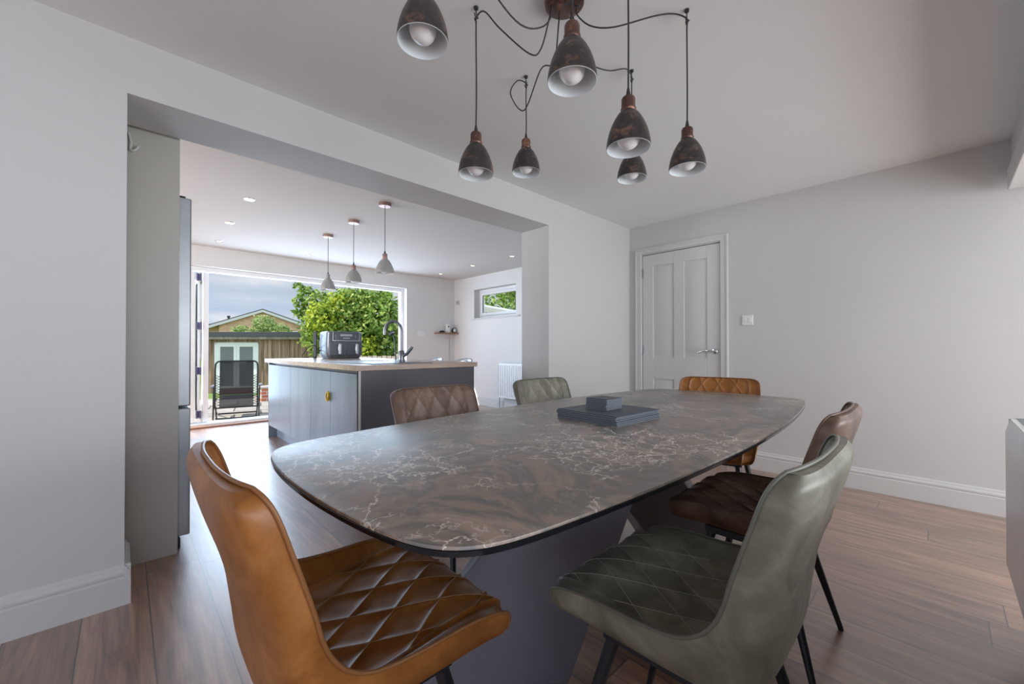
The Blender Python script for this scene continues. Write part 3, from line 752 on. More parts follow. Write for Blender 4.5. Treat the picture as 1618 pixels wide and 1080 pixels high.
# ------------------------------------------------------------------ dining chairs
PIPE = [(0.0039, 0.430), (0.0000, 0.452), (0.0118, 0.474), (0.0588, 0.489), (0.1176, 0.497), (0.2156, 0.499), (0.2940, 0.508), (0.3381, 0.530), (0.3646, 0.561), (0.3802, 0.596), (0.3920, 0.641), (0.4067, 0.690), (0.4214, 0.737), (0.4381, 0.789), (0.4518, 0.818), (0.4645, 0.833)]
CEN = [(-0.0059, 0.418), (-0.0216, 0.440), (-0.0098, 0.468), (0.0490, 0.480), (0.1176, 0.476), (0.2156, 0.464), (0.3136, 0.457), (0.3685, 0.460), (0.3969, 0.480), (0.4106, 0.527), (0.4204, 0.592), (0.4322, 0.657), (0.4459, 0.720), (0.4626, 0.780), (0.4753, 0.816), (0.4831, 0.834)]
OUT = [(0.0039, 0.410), (0.0294, 0.400), (0.0784, 0.395), (0.1372, 0.392), (0.2058, 0.390), (0.2842, 0.390), (0.3528, 0.393), (0.4018, 0.408), (0.4273, 0.445), (0.4381, 0.515), (0.4488, 0.590), (0.4655, 0.655), (0.4851, 0.715), (0.5018, 0.772), (0.5086, 0.812), (0.4988, 0.833)]
HW = [.216, .225, .229, .231, .232, .232, .232, .232, .232, .232, .232, .231, .230, .227, .219, .196]
def dense(P, k): return [(v.x, v.y) for v in smooth_path([(a, b, 0) for a, b in P], k)]
KS = 9
dP, dC, dO = dense(PIPE, KS), dense(CEN, KS), dense(OUT, KS)
dH = [v.x for v in smooth_path([(a, 0, 0) for a in HW], KS)]
NR = len(dP)
dL = [0.0]
for i in range(1, NR): dL.append(dL[-1] + math.hypot(dC[i][0] - dC[i - 1][0], dC[i][1] - dC[i - 1][1]))
def sstep(a, b, x):
    t_ = max(0, min(1, (x - a) / (b - a))); return t_ * t_ * (3 - 2 * t_)
def inner(i, u):
    """i float row, u in -1..1 -> local point (x, y, z), y forward"""
    i = max(0, min(NR - 1.0001, i)); a = int(i); f = i - a
    q = [dC[a][j] * (1 - f) + dC[a + 1][j] * f for j in (0, 1)]; p = [dP[a][j] * (1 - f) + dP[a + 1][j] * f for j in (0, 1)]
    hh = dH[a] * (1 - f) + dH[a + 1] * f
    bk = sstep(8.0 * KS, 11.0 * KS, i); w_ = (sstep(.74, 1.0, abs(u)) * .80 + .20 * abs(u) ** 6) * (1 - bk) + bk * abs(u) ** 2.6
    yy = q[0] + (p[0] - q[0]) * w_; zz = q[1] + (p[1] - q[1]) * w_
    return Vector((u * hh * (1 - .0), .25 - yy, zz))
A_, B_ = .100, .160
def quilt(x, L_, edge):
    n_ = math.sqrt(1 / A_ ** 2 + 1 / B_ ** 2)
    f1 = x / A_ + L_ / B_; f2 = x / A_ - L_ / B_
    d1 = abs(f1 - round(f1)) / n_; d2 = abs(f2 - round(f2)) / n_
    d_ = min(d1, d2, edge)
    return -.0030 * math.exp(-(d_ / .0035) ** 2) + .0028 * min(1, d_ / .022) ** .7
SEAM = .755
def pad(i0, i1, nr, nc):
    P = [[inner(i0 + (i1 - i0) * r_ / nr, -1 + 2 * c_ / nc) for c_ in range(nc + 1)] for r_ in range(nr + 1)]
    rows = []
    for r_ in range(nr + 1):
        row = []; fi = i0 + (i1 - i0) * r_ / nr; a = min(int(fi), NR - 2); L_ = dL[a] + (dL[a + 1] - dL[a]) * (fi - a)
        for c_ in range(nc + 1):
            u = -1 + 2 * c_ / nc
            du = P[r_][min(c_ + 1, nc)] - P[r_][max(c_ - 1, 0)]; dv = P[min(r_ + 1, nr)][c_] - P[max(r_ - 1, 0)][c_]
            nn = du.cross(dv); nn = nn.normalized() if nn.length > 1e-9 else Vector((0, 0, 1))
            e = abs(abs(u) - SEAM) * .232
            if abs(u) < SEAM: h_ = quilt(u * .232, L_, e) * sstep(.3 * KS, 3.2 * KS, fi)
            else: h_ = -.0045 * math.exp(-(e / .004) ** 2) + .003 * min(1, e / .02) * (1 - sstep(.93, 1, abs(u)))
            row.append(P[r_][c_] + nn * h_)
        rows.append(row)
    return rows
def idx_at(Lv):
    for i in range(NR - 1):
        if dL[i + 1] >= Lv: return i + (Lv - dL[i]) / max(1e-9, dL[i + 1] - dL[i])
    return NR - 1
SPLIT = 7.4 * KS
def chair_meshes():
    ms = {}
    mb = MB(); mb.grid(pad(0, SPLIT, 96, 100)); ms['seat'] = mb.mesh('seat', 75)
    mb = MB(); mb.grid(pad(SPLIT, NR - 1, 88, 100)); ms['backrest'] = mb.mesh('backrest', 75)
    # outer shell
    rows = []; NC = 32
    for i in range(NR):
        row = []
        for k in range(NC + 1):
            a = math.pi * k / NC; cs_ = math.cos(a); sn = math.sin(a)
            x = math.copysign(abs(cs_) ** .62, cs_) * dH[i] * (1 + .075 * min(1, sn * 2.5) * sstep(11 * KS, 14 * KS, i)); kk = abs(sn) ** .62
            yy = dP[i][0] + (dO[i][0] - dP[i][0]) * kk; zz = dP[i][1] + (dO[i][1] - dP[i][1]) * kk
            row.append(Vector((x, .25 - yy, zz)))
        rows.append(row)
    mb = MB(); mb.grid(rows)
    # closing strips at the front lip and along the top edge
    for i in (0, NR - 1):
        inn = []
        for k in range(NC + 1):
            u = rows[i][k].x / dH[i]; inn.append(inner(i, u))
        mb.grid([rows[i], inn])
    ms['outer_shell'] = mb.mesh('outer_shell', 50)
    # piping: up one side, across the top, down the other
    L1 = [Vector((dH[i] + .001, .25 - dP[i][0] + .001, dP[i][1] + .0015)) for i in range(0, NR, 2)]
    top_ = [inner(NR - 1, u / 10) + Vector((0, -.004, .003)) for u in range(9, -10, -1)]
    R1 = [Vector((-p.x, p.y, p.z)) for p in reversed(L1)]
    mb = MB(); mb.tube(L1 + top_ + R1, .0036, 8); ms['piping'] = mb.mesh('piping', 80)
    # stitching
    mb = MB()
    tot = dL[-1]
    def on(x, L_):
        i = idx_at(L_); u = x / .232
        p = inner(i, u); p2 = inner(i + 1, u); p3 = inner(i, u + .02)
        nn = (p3 - p).cross(p2 - p); nn = nn.normalized() if nn.length > 1e-9 else Vector((0, 0, 1))
        return p - nn * .0
    xm = SEAM * .232
    for sg in (1, -1):
        for n_ in range(-12, 13):
            seg = []
            for k in range(0, 161):
                L_ = .012 + (tot - .025) * k / 160
                x = A_ * (n_ - sg * L_ / B_)
                if abs(x) <= xm:
                    p = on(x, L_); i = idx_at(L_); q_ = inner(i + 1, x / .232); r__ = inner(i, x / .232 + .02)
                    nn = (r__ - p).cross(q_ - p).normalized(); seg.append(p - nn * .0026 + (Vector((0, 0, 0))))
                else:
                    if len(seg) > 2: mb.tube(seg, .0008, 4, cap=False)
                    seg = []
            if len(seg) > 2: mb.tube(seg, .0008, 4, cap=False)
    ms['stitching'] = mb.mesh('stitching', 80)
    mb = MB()
    for (sx_) in (1,):
        mb.tube([(.0, .0, 0.0), (.0, .0, 1)], [.008, .016], 14)
    return ms
CM = chair_meshes()
def leg_mesh(x0, y0, z0, x1, y1):
    return MB().tube([(x0, y0, 0.0), (x0 + (x1 - x0) * .5, y0 + (y1 - y0) * .5, z0 * .5), (x1, y1, z0)], [.0085, .0125, .0165], 16)
LEGS = [leg_mesh(sx_ * a, b, c, sx_ * d, e).mesh('leg', 50) for (a, b, c, d, e) in [(.205, .235, .405, .135, .125), (.228, -.185, .405, .15, -.075)] for sx_ in (1, -1)]
fm = MB(); fm.box(-.16, .16, -.10, .15, .375, .397); FRM = fm.mesh('seat_frame')
def chair(loc, rz, m, th, pp, label, group=None):
    t = empty('dining_chair', loc, rz); tag(t, label, 'chair', group)
    for k, mm in (('outer_shell', m), ('seat', m), ('backrest', m), ('piping', pp), ('stitching', th)):
        me = CM[k]
        if not me.materials: me.materials.append(m)
        o = bpy.data.objects.new(k, me); COL.objects.link(o); o.parent = t
        o.material_slots[0].link = 'OBJECT'; o.material_slots[0].material = mm
    for me in LEGS:
        if not me.materials: me.materials.append(M_black)
        o = bpy.data.objects.new('leg', me); COL.objects.link(o); o.parent = t
    if not FRM.materials: FRM.materials.append(M_black)
    o = bpy.data.objects.new('seat_frame', FRM); COL.objects.link(o); o.parent = t
    return t
G = 'quilted dining chairs around the table'
chair((.343, .858, 0), R(-90), M_tan, TH_tan, PP_tan, 'tan leather dining chair with diamond quilting, nearest the left wall at the table end', G)
chair((.950, .380, 0), R(0), M_olive, TH_olive, PP_olive, 'olive green leather dining chair in the right foreground, back to the camera', G)
chair((1.672, .437, 0), R(1), M_brown, TH_brown, PP_brown, 'dark brown leather dining chair behind the near olive chair', G)
chair((2.56, .94, 0), R(102), M_tan, TH_tan, PP_tan, 'tan leather dining chair at the far table end before the white door', G)
chair((1.11, 1.504, 0), R(180), M_brown, TH_brown, PP_brown, 'light brown leather dining chair on the far side, in front of the island', G)
chair((1.885, 1.506, 0), R(180), M_olive, TH_olive, PP_olive, 'olive green leather dining chair on the far side by the opening corner', G)

# ------------------------------------------------------------------ folding doors at the far opening
fr = MB(); fr.box(BX1 - .055, BX1 - .0005, YF + .10, YF + .2, .0455, BT - .0005); fr.box(BX0 + .0505, BX1 - .0555, YF + .101, YF + .199, BT - .055, BT - .0005); fr.box(BX0, BX1, YF + .06, YF + .26, -.03, .045)
fr.box(BX0, BX0 + .05, YF + .1, YF + .2, .0455, BT - .0005)
w1 = struct(fr.build('window_1', M_pvc, bevel=.003), 'white frame and threshold of the wide folding-door opening')
struct(box(BX0, BX1, YF - .04, YF + .058, .0, .022).build('trim_2', mat('threshold_oak', (.32, .17, .11), .4), bevel=.004), 'oak threshold strip inside the folding doors')
def leaf(x, nm, lb):
    t = empty(nm, (x, YF + .16, .05)); struct(t, lb)
    W_, Hh = .86, BT - .11
    f = MB(); f.box(-.03, .03, 0, .07, 0, Hh); f.box(-.03, .03, W_ - .07, W_, 0, Hh); f.box(-.03, .03, .07, W_ - .07, 0, .08); f.box(-.03, .03, .07, W_ - .07, Hh - .08, Hh)
    f.build('leaf_frame', M_pvc, t, bevel=.003)
    box(-.008, .008, .07, W_ - .07, .08, Hh - .08).build('pane', M_glass, t)
    return t
for i, x in enumerate((.555, .64, .787)):
    lf = leaf(x, 'door_%d' % (i + 2), ['folded white door leaf nearest the fridge', 'folded white door leaf between its two neighbours', 'folded white door leaf beside the garden view'][i])
    if i == 1:
        for z in (.06, .63, 1.22, 1.86):
            h = MB()
            for q in (-.018, .018): h.tube([(.074 + q, -.008, z), (.074 + q, -.008, z + .10)], .011, 8)
            h.box(.05, .098, -.006, .002, z + .01, z + .09)
            h.build('hinge', mat('hinge_steel', (.12, .11, .2), .35, .6), lf)
        box(.062, .086, .0, .02, 0, BT - .11).build('seal_strip', M_pvc, lf)
# small window in the kitchen side wall
wf = MB(); fx0, fx1 = XK + .13, XK + .20
def fwin(mb, a, b, c, d_, w_, x0, x1): mb.box(x0, x1, a, a + w_, c, d_); mb.box(x0, x1, b - w_, b, c, d_); mb.box(x0, x1, a + w_, b - w_, c, c + w_); mb.box(x0, x1, a + w_, b - w_, d_ - w_, d_)
fwin(wf, wy0 - .01, wy1 + .01, wz0 - .01, wz1 + .01, .055, fx0, fx1)
w2 = struct(wf.build('window_2', M_pvc, bevel=.003), 'small high window in the kitchen side wall')
wf = MB(); fwin(wf, wy0 + .05, wy1 - .05, wz0 + .05, wz1 - .05, .05, fx0 - .015, fx0 + .04); wf.build('sash', M_pvc, w2, bevel=.003)
box(fx0 + .005, fx0 + .02, wy0 + .1, wy1 - .1, wz0 + .1, wz1 - .1).build('pane', M_glass, w2)
box(XK - .035, XK + .13, wy0 - .10, wy1 + .06, wz0 - .022, wz0).build('window_sill', M_trim, w2, bevel=.004)

# ------------------------------------------------------------------ small things on kitchen walls
box(XK - .46, XK - .003, YF - .15, YF - .002, 1.300, 1.322).build('wall_shelf', mat('oak_shelf', (.30, .15, .08), .4), bevel=.002)
tag(bpy.data.objects['wall_shelf'], 'small oak corner shelf on the far kitchen wall', 'shelf')
t = empty('speaker', (XK - .21, YF - .08, 1.3225)); tag(t, 'upright white speaker in the middle of the corner shelf', 'speaker')
box(-.035, .035, -.03, .03, 0, .155).build('housing', M_white, t, bevel=.006)
MB().lathe([(0, -.0325), (.015, -.0325), (.017, -.029)], (0, 0, .115), 18, axis='y').build('lens', M_black, t)
t = empty('alarm_clock', (XK - .075, YF - .09, 1.3225)); tag(t, 'small round dark clock at the right end of the corner shelf', 'clock')
MB().lathe([(0, -.02), (.038, -.022), (.046, -.018), (.046, .018), (0, .02)], (0, 0, .048), 28, axis='y').build('case', M_black, t)
MB().lathe([(0, -.0235), (.033, -.0235), (.034, -.021)], (0, 0, .048), 24, axis='y').build('dial', M_white, t)
MB().lathe([(0, 0), (.05, .004), (.055, .014), (.045, .028), (.02, .038), (0, .04)], (0, 0, 0), 24).build('small_dish', M_rubber)
tag(bpy.data.objects['small_dish'], 'small low dark dish at the left end of the corner shelf', 'dish'); bpy.data.objects['small_dish'].location = (XK - .34, YF - .08, 1.3225)
mb = MB(); mb.tube(smooth_path([(XK - .12, YF - .03, 1.31), (XK - .121, YF - .012, 1.15), (XK - .118, YF - .008, .7), (XK - .12, YF - .01, .2)], 5), .003, 6)
tag(mb.build('power_cord', M_steel), 'thin cord hanging down the wall below the corner shelf', 'cord')
t = empty('thermostat', (XK, 6.43, 1.90)); tag(t, 'small white thermostat on the kitchen side wall near the corner', 'thermostat')
box(-.022, 0, -.045, .045, -.04, .04).build('housing', mat('thermostat_grey', (.52, .52, .51), .4), t, bevel=.004)
box(-.026, -.021, -.035, .0, -.02, .022).build('screen', M_steel, t)
t = empty('double_socket', (3.934, YF, 1.29)); tag(t, 'white double wall socket on the far kitchen wall', 'socket')
box(-.073, .073, -.01, 0, -.043, .043).build('plate', M_white, t, bevel=.003)
for s_ in (-.036, .036): box(s_ - .012, s_ + .012, -.013, -.009, -.012, .012).build('socket_outlet', M_white, t)

# ------------------------------------------------------------------ garden
def at_floor(x, y, z): return (x, y, z)
GZ = -.20
def paving_mat():
    m = mat('paving_slabs', rough=.75); N, L, b = nodes(m); tc = N.new('ShaderNodeTexCoord')
    mp = N.new('ShaderNodeMapping'); mp.inputs['Rotation'].default_value = (0, 0, R(12)); L.new(tc.outputs['Object'], mp.inputs[0])
    br = N.new('ShaderNodeTexBrick'); br.inputs['Scale'].default_value = 1; br.inputs['Brick Width'].default_value = .9; br.inputs['Row Height'].default_value = .6; br.inputs['Mortar Size'].default_value = .012
    br.inputs['Color1'].default_value = (.30, .275, .25, 1); br.inputs['Color2'].default_value = (.42, .39, .355, 1); br.inputs['Mortar'].default_value = (.05, .05, .045, 1)
    L.new(mp.outputs[0], br.inputs['Vector'])
    n = noise(N, L, tc.outputs['Object'], 6, 6, .6); r = ramp(N, [(.3, (.75, .75, .75)), (.7, (1.15, 1.15, 1.15))]); L.new(n.outputs['Fac'], r.inputs[0])
    mu = N.new('ShaderNodeMixRGB'); mu.blend_type = 'MULTIPLY'; mu.inputs[0].default_value = 1; L.new(br.outputs[0], mu.inputs[1]); L.new(r.outputs[0], mu.inputs[2]); L.new(mu.outputs[0], b.inputs['Base Color'])
    return m
M_pave = paving_mat()
M_grass = mottled('lawn', [(.3, (.07, .13, .02)), (.7, (.17, .26, .05))], scale=8, rough=.9)
struct(box(-8, 9, YFO, 12.2, GZ - .15, GZ).build('patio', M_pave), 'grey stone patio outside the folding doors')
lawn = MB(); lawn.add([(-30, 12.2, GZ - .03), (40, 12.2, GZ - .03), (40, 16.5, -.62), (-30, 16.5, -.62), (-30, 90, -.8), (60, 90, -.8)], [(0, 1, 2, 3), (3, 2, 5, 4)])
struct(lawn.build('ground', M_grass), 'lawn sloping down toward the timber garden room')
struct(box(9.001, 60, -20, 12.2, GZ - .2, GZ - .05).build('ground', M_grass), 'grass beyond the kitchen side wall')

def brick_mat(name, c1, c2, mort, sc=1, bw=.225, rh=.075, axis='XZ'):
    m = mat(name, rough=.85); N, L, b = nodes(m); tc = N.new('ShaderNodeTexCoord'); sep = N.new('ShaderNodeSeparateXYZ'); L.new(tc.outputs['Object'], sep.inputs[0])
    cm = N.new('ShaderNodeCombineXYZ'); L.new(sep.outputs[axis[0]], cm.inputs[0]); L.new(sep.outputs[axis[1]], cm.inputs[1])
    br = N.new('ShaderNodeTexBrick'); br.inputs['Scale'].default_value = sc; br.inputs['Brick Width'].default_value = bw; br.inputs['Row Height'].default_value = rh; br.inputs['Mortar Size'].default_value = .008
    br.inputs['Color1'].default_value = (*c1, 1); br.inputs['Color2'].default_value = (*c2, 1); br.inputs['Mortar'].default_value = (*mort, 1)
    L.new(cm.outputs[0], br.inputs['Vector']); L.new(br.outputs[0], b.inputs['Base Color']); return m
M_redbrick = brick_mat('red_brick', (.50, .17, .09), (.40, .13, .075), (.5, .45, .4))
M_housebrick = brick_mat('buff_brick', (.62, .38, .24), (.46, .27, .17), (.55, .44, .34), bw=.5, rh=.16)
def board_mat(name, a, bcol, c, w_=.14):
    m = mat(name, rough=.8); N, L, b = nodes(m); tc = N.new('ShaderNodeTexCoord')
    mp = N.new('ShaderNodeMapping'); mp.inputs['Scale'].default_value = (1 / w_, 1 / w_, .55); L.new(tc.outputs['Object'], mp.inputs[0])
    n = noise(N, L, mp.outputs[0], 1.4, 6, .65, .2); r = ramp(N, [(.3, a), (.5, bcol), (.7, c)]); L.new(n.outputs['Fac'], r.inputs[0])
    L.new(r.outputs[0], b.inputs['Base Color']); return m
M_board = board_mat('weathered_cladding', (.17, .105, .07), (.34, .225, .155), (.52, .38, .29))
M_felt = mat('roof_felt', (.055, .058, .066), .7)

# timber garden room; its front runs parallel with the picture, turned to face the patio
ang = -.7607
t = empty('garden_room', (3.30, 17.55, -.62), R(-43.0)); tag(t, 'timber-clad garden room with white french doors and a flat dark roof', 'shed')
wl = MB(); nb = 34; x0_, x1_ = -2.9, 2.5
for i in range(nb):
    a = x0_ + (x1_ - x0_) * i / nb; b_ = x0_ + (x1_ - x0_) * (i + 1) / nb
    if b_ > -1.18 and a < .42: continue
    wl.box(a + .006, b_ - .006, -.02 - (.012 if i % 2 else 0), .02, 0, 2.02)
wl.box(x0_, -1.2, 0, 2.4, 0, 2.02); wl.box(.44, x1_, 0, 2.4, 0, 2.02); wl.box(-1.25, .5, .3, 2.4, 0, 2.02); wl.box(-1.2, .44, -.02, .2, 1.86, 2.02)
wl.build('cladding', M_board, t)
MB().box(x0_ - .1, x1_ + .12, -.28, 2.6, 2.06, 2.24).build('roof', M_felt, t, bevel=.01)
MB().box(x0_ - .1, x1_ + .12, -.26, -.2, 1.97, 2.085).build('fascia', board_mat('grey_fascia', (.16, .14, .11), (.26, .23, .19), (.36, .33, .28)), t)
M_dimglass = mat('dark_reflective_glass', (.17, .19, .19), .06, spec=.9)
fd = MB(); fwin(fd, 0, 1, 0, 1, .1, 0, 1) if False else None
df = MB(); df.box(-1.18, -1.08, -.05, .06, 0, 1.86); df.box(.32, .42, -.05, .06, 0, 1.86); df.box(-1.18, .42, -.05, .06, 1.80, 1.86); df.box(-1.18, .42, -.05, .06, 0, .05)
df.build('door_frame', M_pvc, t, bevel=.004)
for (a, b_) in ((-1.08, -.385), (-.375, .32)):
    lf = MB(); lf.box(a, a + .1, -.045, .04, .05, 1.80); lf.box(b_ - .1, b_, -.045, .04, .05, 1.80); lf.box(a + .1, b_ - .1, -.045, .04, .05, .25); lf.box(a + .1, b_ - .1, -.045, .04, 1.70, 1.80)
    lo_ = lf.build('door_leaf', M_pvc, t, bevel=.004)
    box(a + .1, b_ - .1, -.01, .01, .25, 1.70).build('pane', M_dimglass, lo_)
mb = MB(); mb.box(-2.5, -2.35, -.05, -.03, 1.5, 1.54); mb.build('door_bolt', M_pvc, t)
mb = MB(); mb.tube([(1.32, -.05, .98), (1.32, -.05, 1.14)], .02, 8); mb.build('handle', M_pvc, t)

# low brick wall by the garden room
t = empty('brick_planter', (2.75, 10.9, GZ)); tag(t, 'low red brick planter wall with a pale coping beside the patio', 'brick wall')
box(-.45, 1.3, -.12, .12, 0, .30).build('brickwork', M_redbrick, t)
box(-.48, 1.33, -.15, .15, .30, .345).build('coping', mat('pale_coping', (.52, .48, .42), .8), t, bevel=.006)

# recliner
t = empty('folding_recliner', (1.45, 8.56, GZ), R(-12)); tag(t, 'black folding mesh recliner on the patio seen from behind', 'recliner')
M_frame = mat('recliner_frame', (.012, .012, .014), .35)
hw = .31
def rpt(x, s_, off=0): # back plane leaning away at the bottom
    return (x, -.10 + .16 * s_ + off, .12 + .90 * (1 - s_) ) if False else (x, .02 - .10 * s_ + off, 1.00 - .80 * s_)
bf = MB(); bf.tube(smooth_path([rpt(-hw, 1), rpt(-hw, .5), rpt(-hw, .12), rpt(-hw + .02, .03), rpt(-hw + .08, 0), rpt(0, 0), rpt(hw - .08, 0), rpt(hw - .02, .03), rpt(hw, .12), rpt(hw, .5), rpt(hw, 1)], 6), .0135, 10)
bf.tube([rpt(-hw, 1), rpt(hw, 1)], .012, 8); bf.build('back_frame', M_frame, t)
M_mesh = mat('recliner_mesh', (.030, .032, .040), .6)
N_, L_n, b_n = nodes(M_mesh); tr = N_.new('ShaderNodeBsdfTransparent'); mxs = N_.new('ShaderNodeMixShader'); mxs.inputs[0].default_value = .68
L_n.new(tr.outputs[0], mxs.inputs[1]); L_n.new(b_n.outputs[0], mxs.inputs[2]); L_n.new(mxs.outputs[0], N_['Material Output'].inputs['Surface'])
ms = MB(); rows = [[rpt(-hw * .76 + 2 * hw * .76 * k / 10, s_ / 12 * .98 + .01, .02 * math.sin(math.pi * k / 10)) for k in range(11)] for s_ in range(13)]
ms.grid(rows); oo = ms.build('mesh_sling', M_mesh, t); sm = oo.modifiers.new('thick', 'SOLIDIFY'); sm.thickness = .003
ps = MB(); rows = [[rpt(-hw * .76 + 2 * hw * .76 * k / 10, .58 + s_ / 6 * .13, -.012 + .018 * math.sin(math.pi * k / 10)) for k in range(11)] for s_ in range(7)]
ps.grid(rows); oo = ps.build('lumbar_band', mat('dark_brown_band', (.035, .018, .018), .5), t); sm = oo.modifiers.new('thick', 'SOLIDIFY'); sm.thickness = .012
for s_ in (-1, 1):
    lc = MB()
    for k in range(12):
        a = .30 + k * .055; lc.tube([rpt(s_ * hw, a), rpt(s_ * hw * .78, a + .03)], .004, 5); lc.tube([rpt(s_ * hw * .78, a + .03), rpt(s_ * hw, a + .055)], .004, 5)
    lc.tube([rpt(s_ * hw * .78, .02), rpt(s_ * hw * .78, .99)], .006, 6)
    lc.build('elastic_lacing', M_frame, t)
lg = MB()
lg.tube(smooth_path([(-hw, .10, .20), (-hw + .02, -.02, .04), (-hw + .06, -.04, .012), (hw - .06, -.04, .012), (hw - .02, -.02, .04), (hw, .10, .20)], 6), .012, 8)
for s_ in (-1, 1):
    lg.tube([(s_ * (hw + .02), -.12, .012), (s_ * (hw + .03), .10, .42), (s_ * (hw + .03), .14, .55)], .012, 8)
    lg.tube([(s_ * (hw + .02), .10, .22), (s_ * (hw + .02), .60, .012)], .012, 8)
    lg.tube([(s_ * (hw + .02), -.02, .30), (s_ * (hw + .02), .55, .30)], .012, 8)
lg.tube([(-hw, .60, .012), (hw, .60, .012)], .012, 8)
lg.build('leg_frame', M_frame, t)
ss = MB(); ss.grid([[(-hw * .8 + 2 * hw * .8 * k / 8, .06 + .5 * s_ / 6, .33 + .02 * s_ / 6) for k in range(9)] for s_ in range(7)])
oo = ss.build('seat_sling', M_mesh, t); sm = oo.modifiers.new('thick', 'SOLIDIFY'); sm.thickness = .003
for s_ in (-1, 1):
    MB().box(s_ * (hw + .045) - .028, s_ * (hw + .045) + .028, -.03, .36, .545, .575).build('armrest', mat('grey_armrest', (.22, .22, .27), .4), t, bevel=.01)

# house behind
t = empty('house', (12.4, 57.3, -1.2), R(-23.0)); tag(t, 'distant buff brick house with a shallow gable behind the garden room', 'house')
hs = MB(); hw_ = 5.2
hs.hexa([(-hw_, 0, 0), (hw_, 0, 0), (hw_, 9, 0), (-hw_, 9, 0)], [(-hw_, 0, 5.05), (hw_, 0, 5.05), (hw_, 9, 5.05), (-hw_, 9, 5.05)])
hs.add([(-hw_, 0, 5.05), (hw_, 0, 5.05), (0, 0, 6.75), (-hw_, 9, 5.05), (hw_, 9, 5.05), (0, 9, 6.75)], [(0, 1, 2), (5, 4, 3), (0, 2, 5, 3), (2, 1, 4, 5)])
hs.box(-6.6, -hw_, .9, 6, 0, 4.9)
hs.build('brick_walls', M_housebrick, t)
rf = MB()
for s_ in (-1, 1):
    rf.hexa([(s_ * 6.9, -.45, 4.62), (0, -.45, 6.86), (0, 9.4, 6.86), (s_ * 6.9, 9.4, 4.62)], [(s_ * 6.9, -.45, 4.80), (0, -.45, 7.04), (0, 9.4, 7.04), (s_ * 6.9, 9.4, 4.80)])
rf.build('roof', mat('roof_tiles', (.07, .065, .07), .7), t)
bb = MB()
for s_ in (-1, 1): bb.hexa([(s_ * 6.9, -.5, 4.36), (0, -.5, 6.62), (0, -.44, 6.62), (s_ * 6.9, -.44, 4.36)], [(s_ * 6.9, -.5, 4.68), (0, -.5, 6.92), (0, -.44, 6.92), (s_ * 6.9, -.44, 4.68)])
bb.build('bargeboard', mat('white_bargeboard', (.55, .54, .52), .6), t)
for (a, b_) in ((-2.3, .2), (3.1, 4.8)):
    wn_ = MB(); fwin2 = [(a, a + .14), (b_ - .14, b_), ((a + b_) / 2 - .08, (a + b_) / 2 + .08)]
    for p, q in fwin2: wn_.box(p, q, -.06, .02, 3.0, 4.35)
    wn_.box(a, b_, -.06, .02, 3.0, 3.12); wn_.box(a, b_, -.06, .02, 4.22, 4.35)
    wo = wn_.build('window', M_pvc, t); box(a + .1, b_ - .1, -.03, -.01, 3.1, 4.24).build('pane', M_dimglass, wo)
ck = MB(); ck.tube([(-4.6, 2, 5.4), (-4.6, 2, 6.05)], .12, 8); ck.lathe([(.2, 0), (.2, .2), (0, .25)], (-4.6, 2, 6.0), 10); ck.build('flue', M_black, t)
t.scale = (.88, .88, 1.0)
# neighbouring roof edge at far left
t = empty('neighbour_house', (5.4, 66.5, -1.2), R(-43)); tag(t, 'brick house end with a dark roof at the left edge of the garden view', 'house')
MB().box(-3, .35, 0, 6, 0, 4.7).build('brick_walls', M_housebrick, t)
MB().hexa([(-3.3, -.4, 4.7), (.75, -.4, 4.7), (.75, 6.4, 4.7), (-3.3, 6.4, 4.7)], [(-3.3, 2.8, 6.2), (-.2, 2.8, 6.2), (-.2, 3.2, 6.2), (-3.3, 3.2, 6.2)]).build('roof', mat('neighbour_roof_tiles', (.12, .10, .09), .8), t)

# fence behind the tree
t = empty('picket_fence', (5.9, 11.9, GZ), R(-43)); tag(t, 'pale vertical-board fence beneath the large tree', 'fence')
M_fence = board_mat('pale_fence', (.30, .24, .18), (.46, .39, .31), (.60, .53, .44))
mb = MB(); i = 0
x = -2.2
while x < 5.2:
    mb.box(x, x + .125, -.01, .012, 0.02, .99 + .012 * math.sin(i * 2.3)); x += .15; i += 1
mb.build('boards', M_fence, t)
mb = MB(); mb.box(-2.2, 5.2, .012, .05, .25, .33); mb.box(-2.2, 5.2, .012, .05, .75, .83); mb.build('rails', M_fence, t)
for k in range(4): MB().box(-2.1 + k * 2.4, -2.0 + k * 2.4, .05, .15, 0, 1.05).build('post', M_fence, t)

# trees
def foliage_mat(name, cols):
    m = mat(name, rough=.55, spec=.3); N, L, b = nodes(m); g = N.new('ShaderNodeNewGeometry')
    r = ramp(N, [(i / (len(cols) - 1), c) for i, c in enumerate(cols)]); L.new(g.outputs['Random Per Island'], r.inputs[0]); L.new(r.outputs[0], b.inputs['Base Color'])
    tl = N.new('ShaderNodeBsdfTranslucent'); L.new(r.outputs[0], tl.inputs[0]); mx = N.new('ShaderNodeMixShader'); mx.inputs[0].default_value = .42
    L.new(b.outputs[0], mx.inputs[1]); L.new(tl.outputs[0], mx.inputs[2]); L.new(mx.outputs[0], N['Material Output'].inputs['Surface'])
    return m
M_leaf = foliage_mat('broad_leaves', [(.06, .14, .02), (.17, .30, .05), (.34, .46, .10), (.55, .62, .18)])
M_leaf2 = foliage_mat('pale_leaves', [(.14, .22, .07), (.30, .40, .14), (.50, .60, .25)])
M_leaf3 = foliage_mat('yellow_green_leaves', [(.16, .26, .02), (.38, .48, .05), (.55, .58, .06)])
M_bark = mottled('bark', [(.3, (.06, .045, .035)), (.7, (.13, .10, .08))], scale=9, rough=.9)
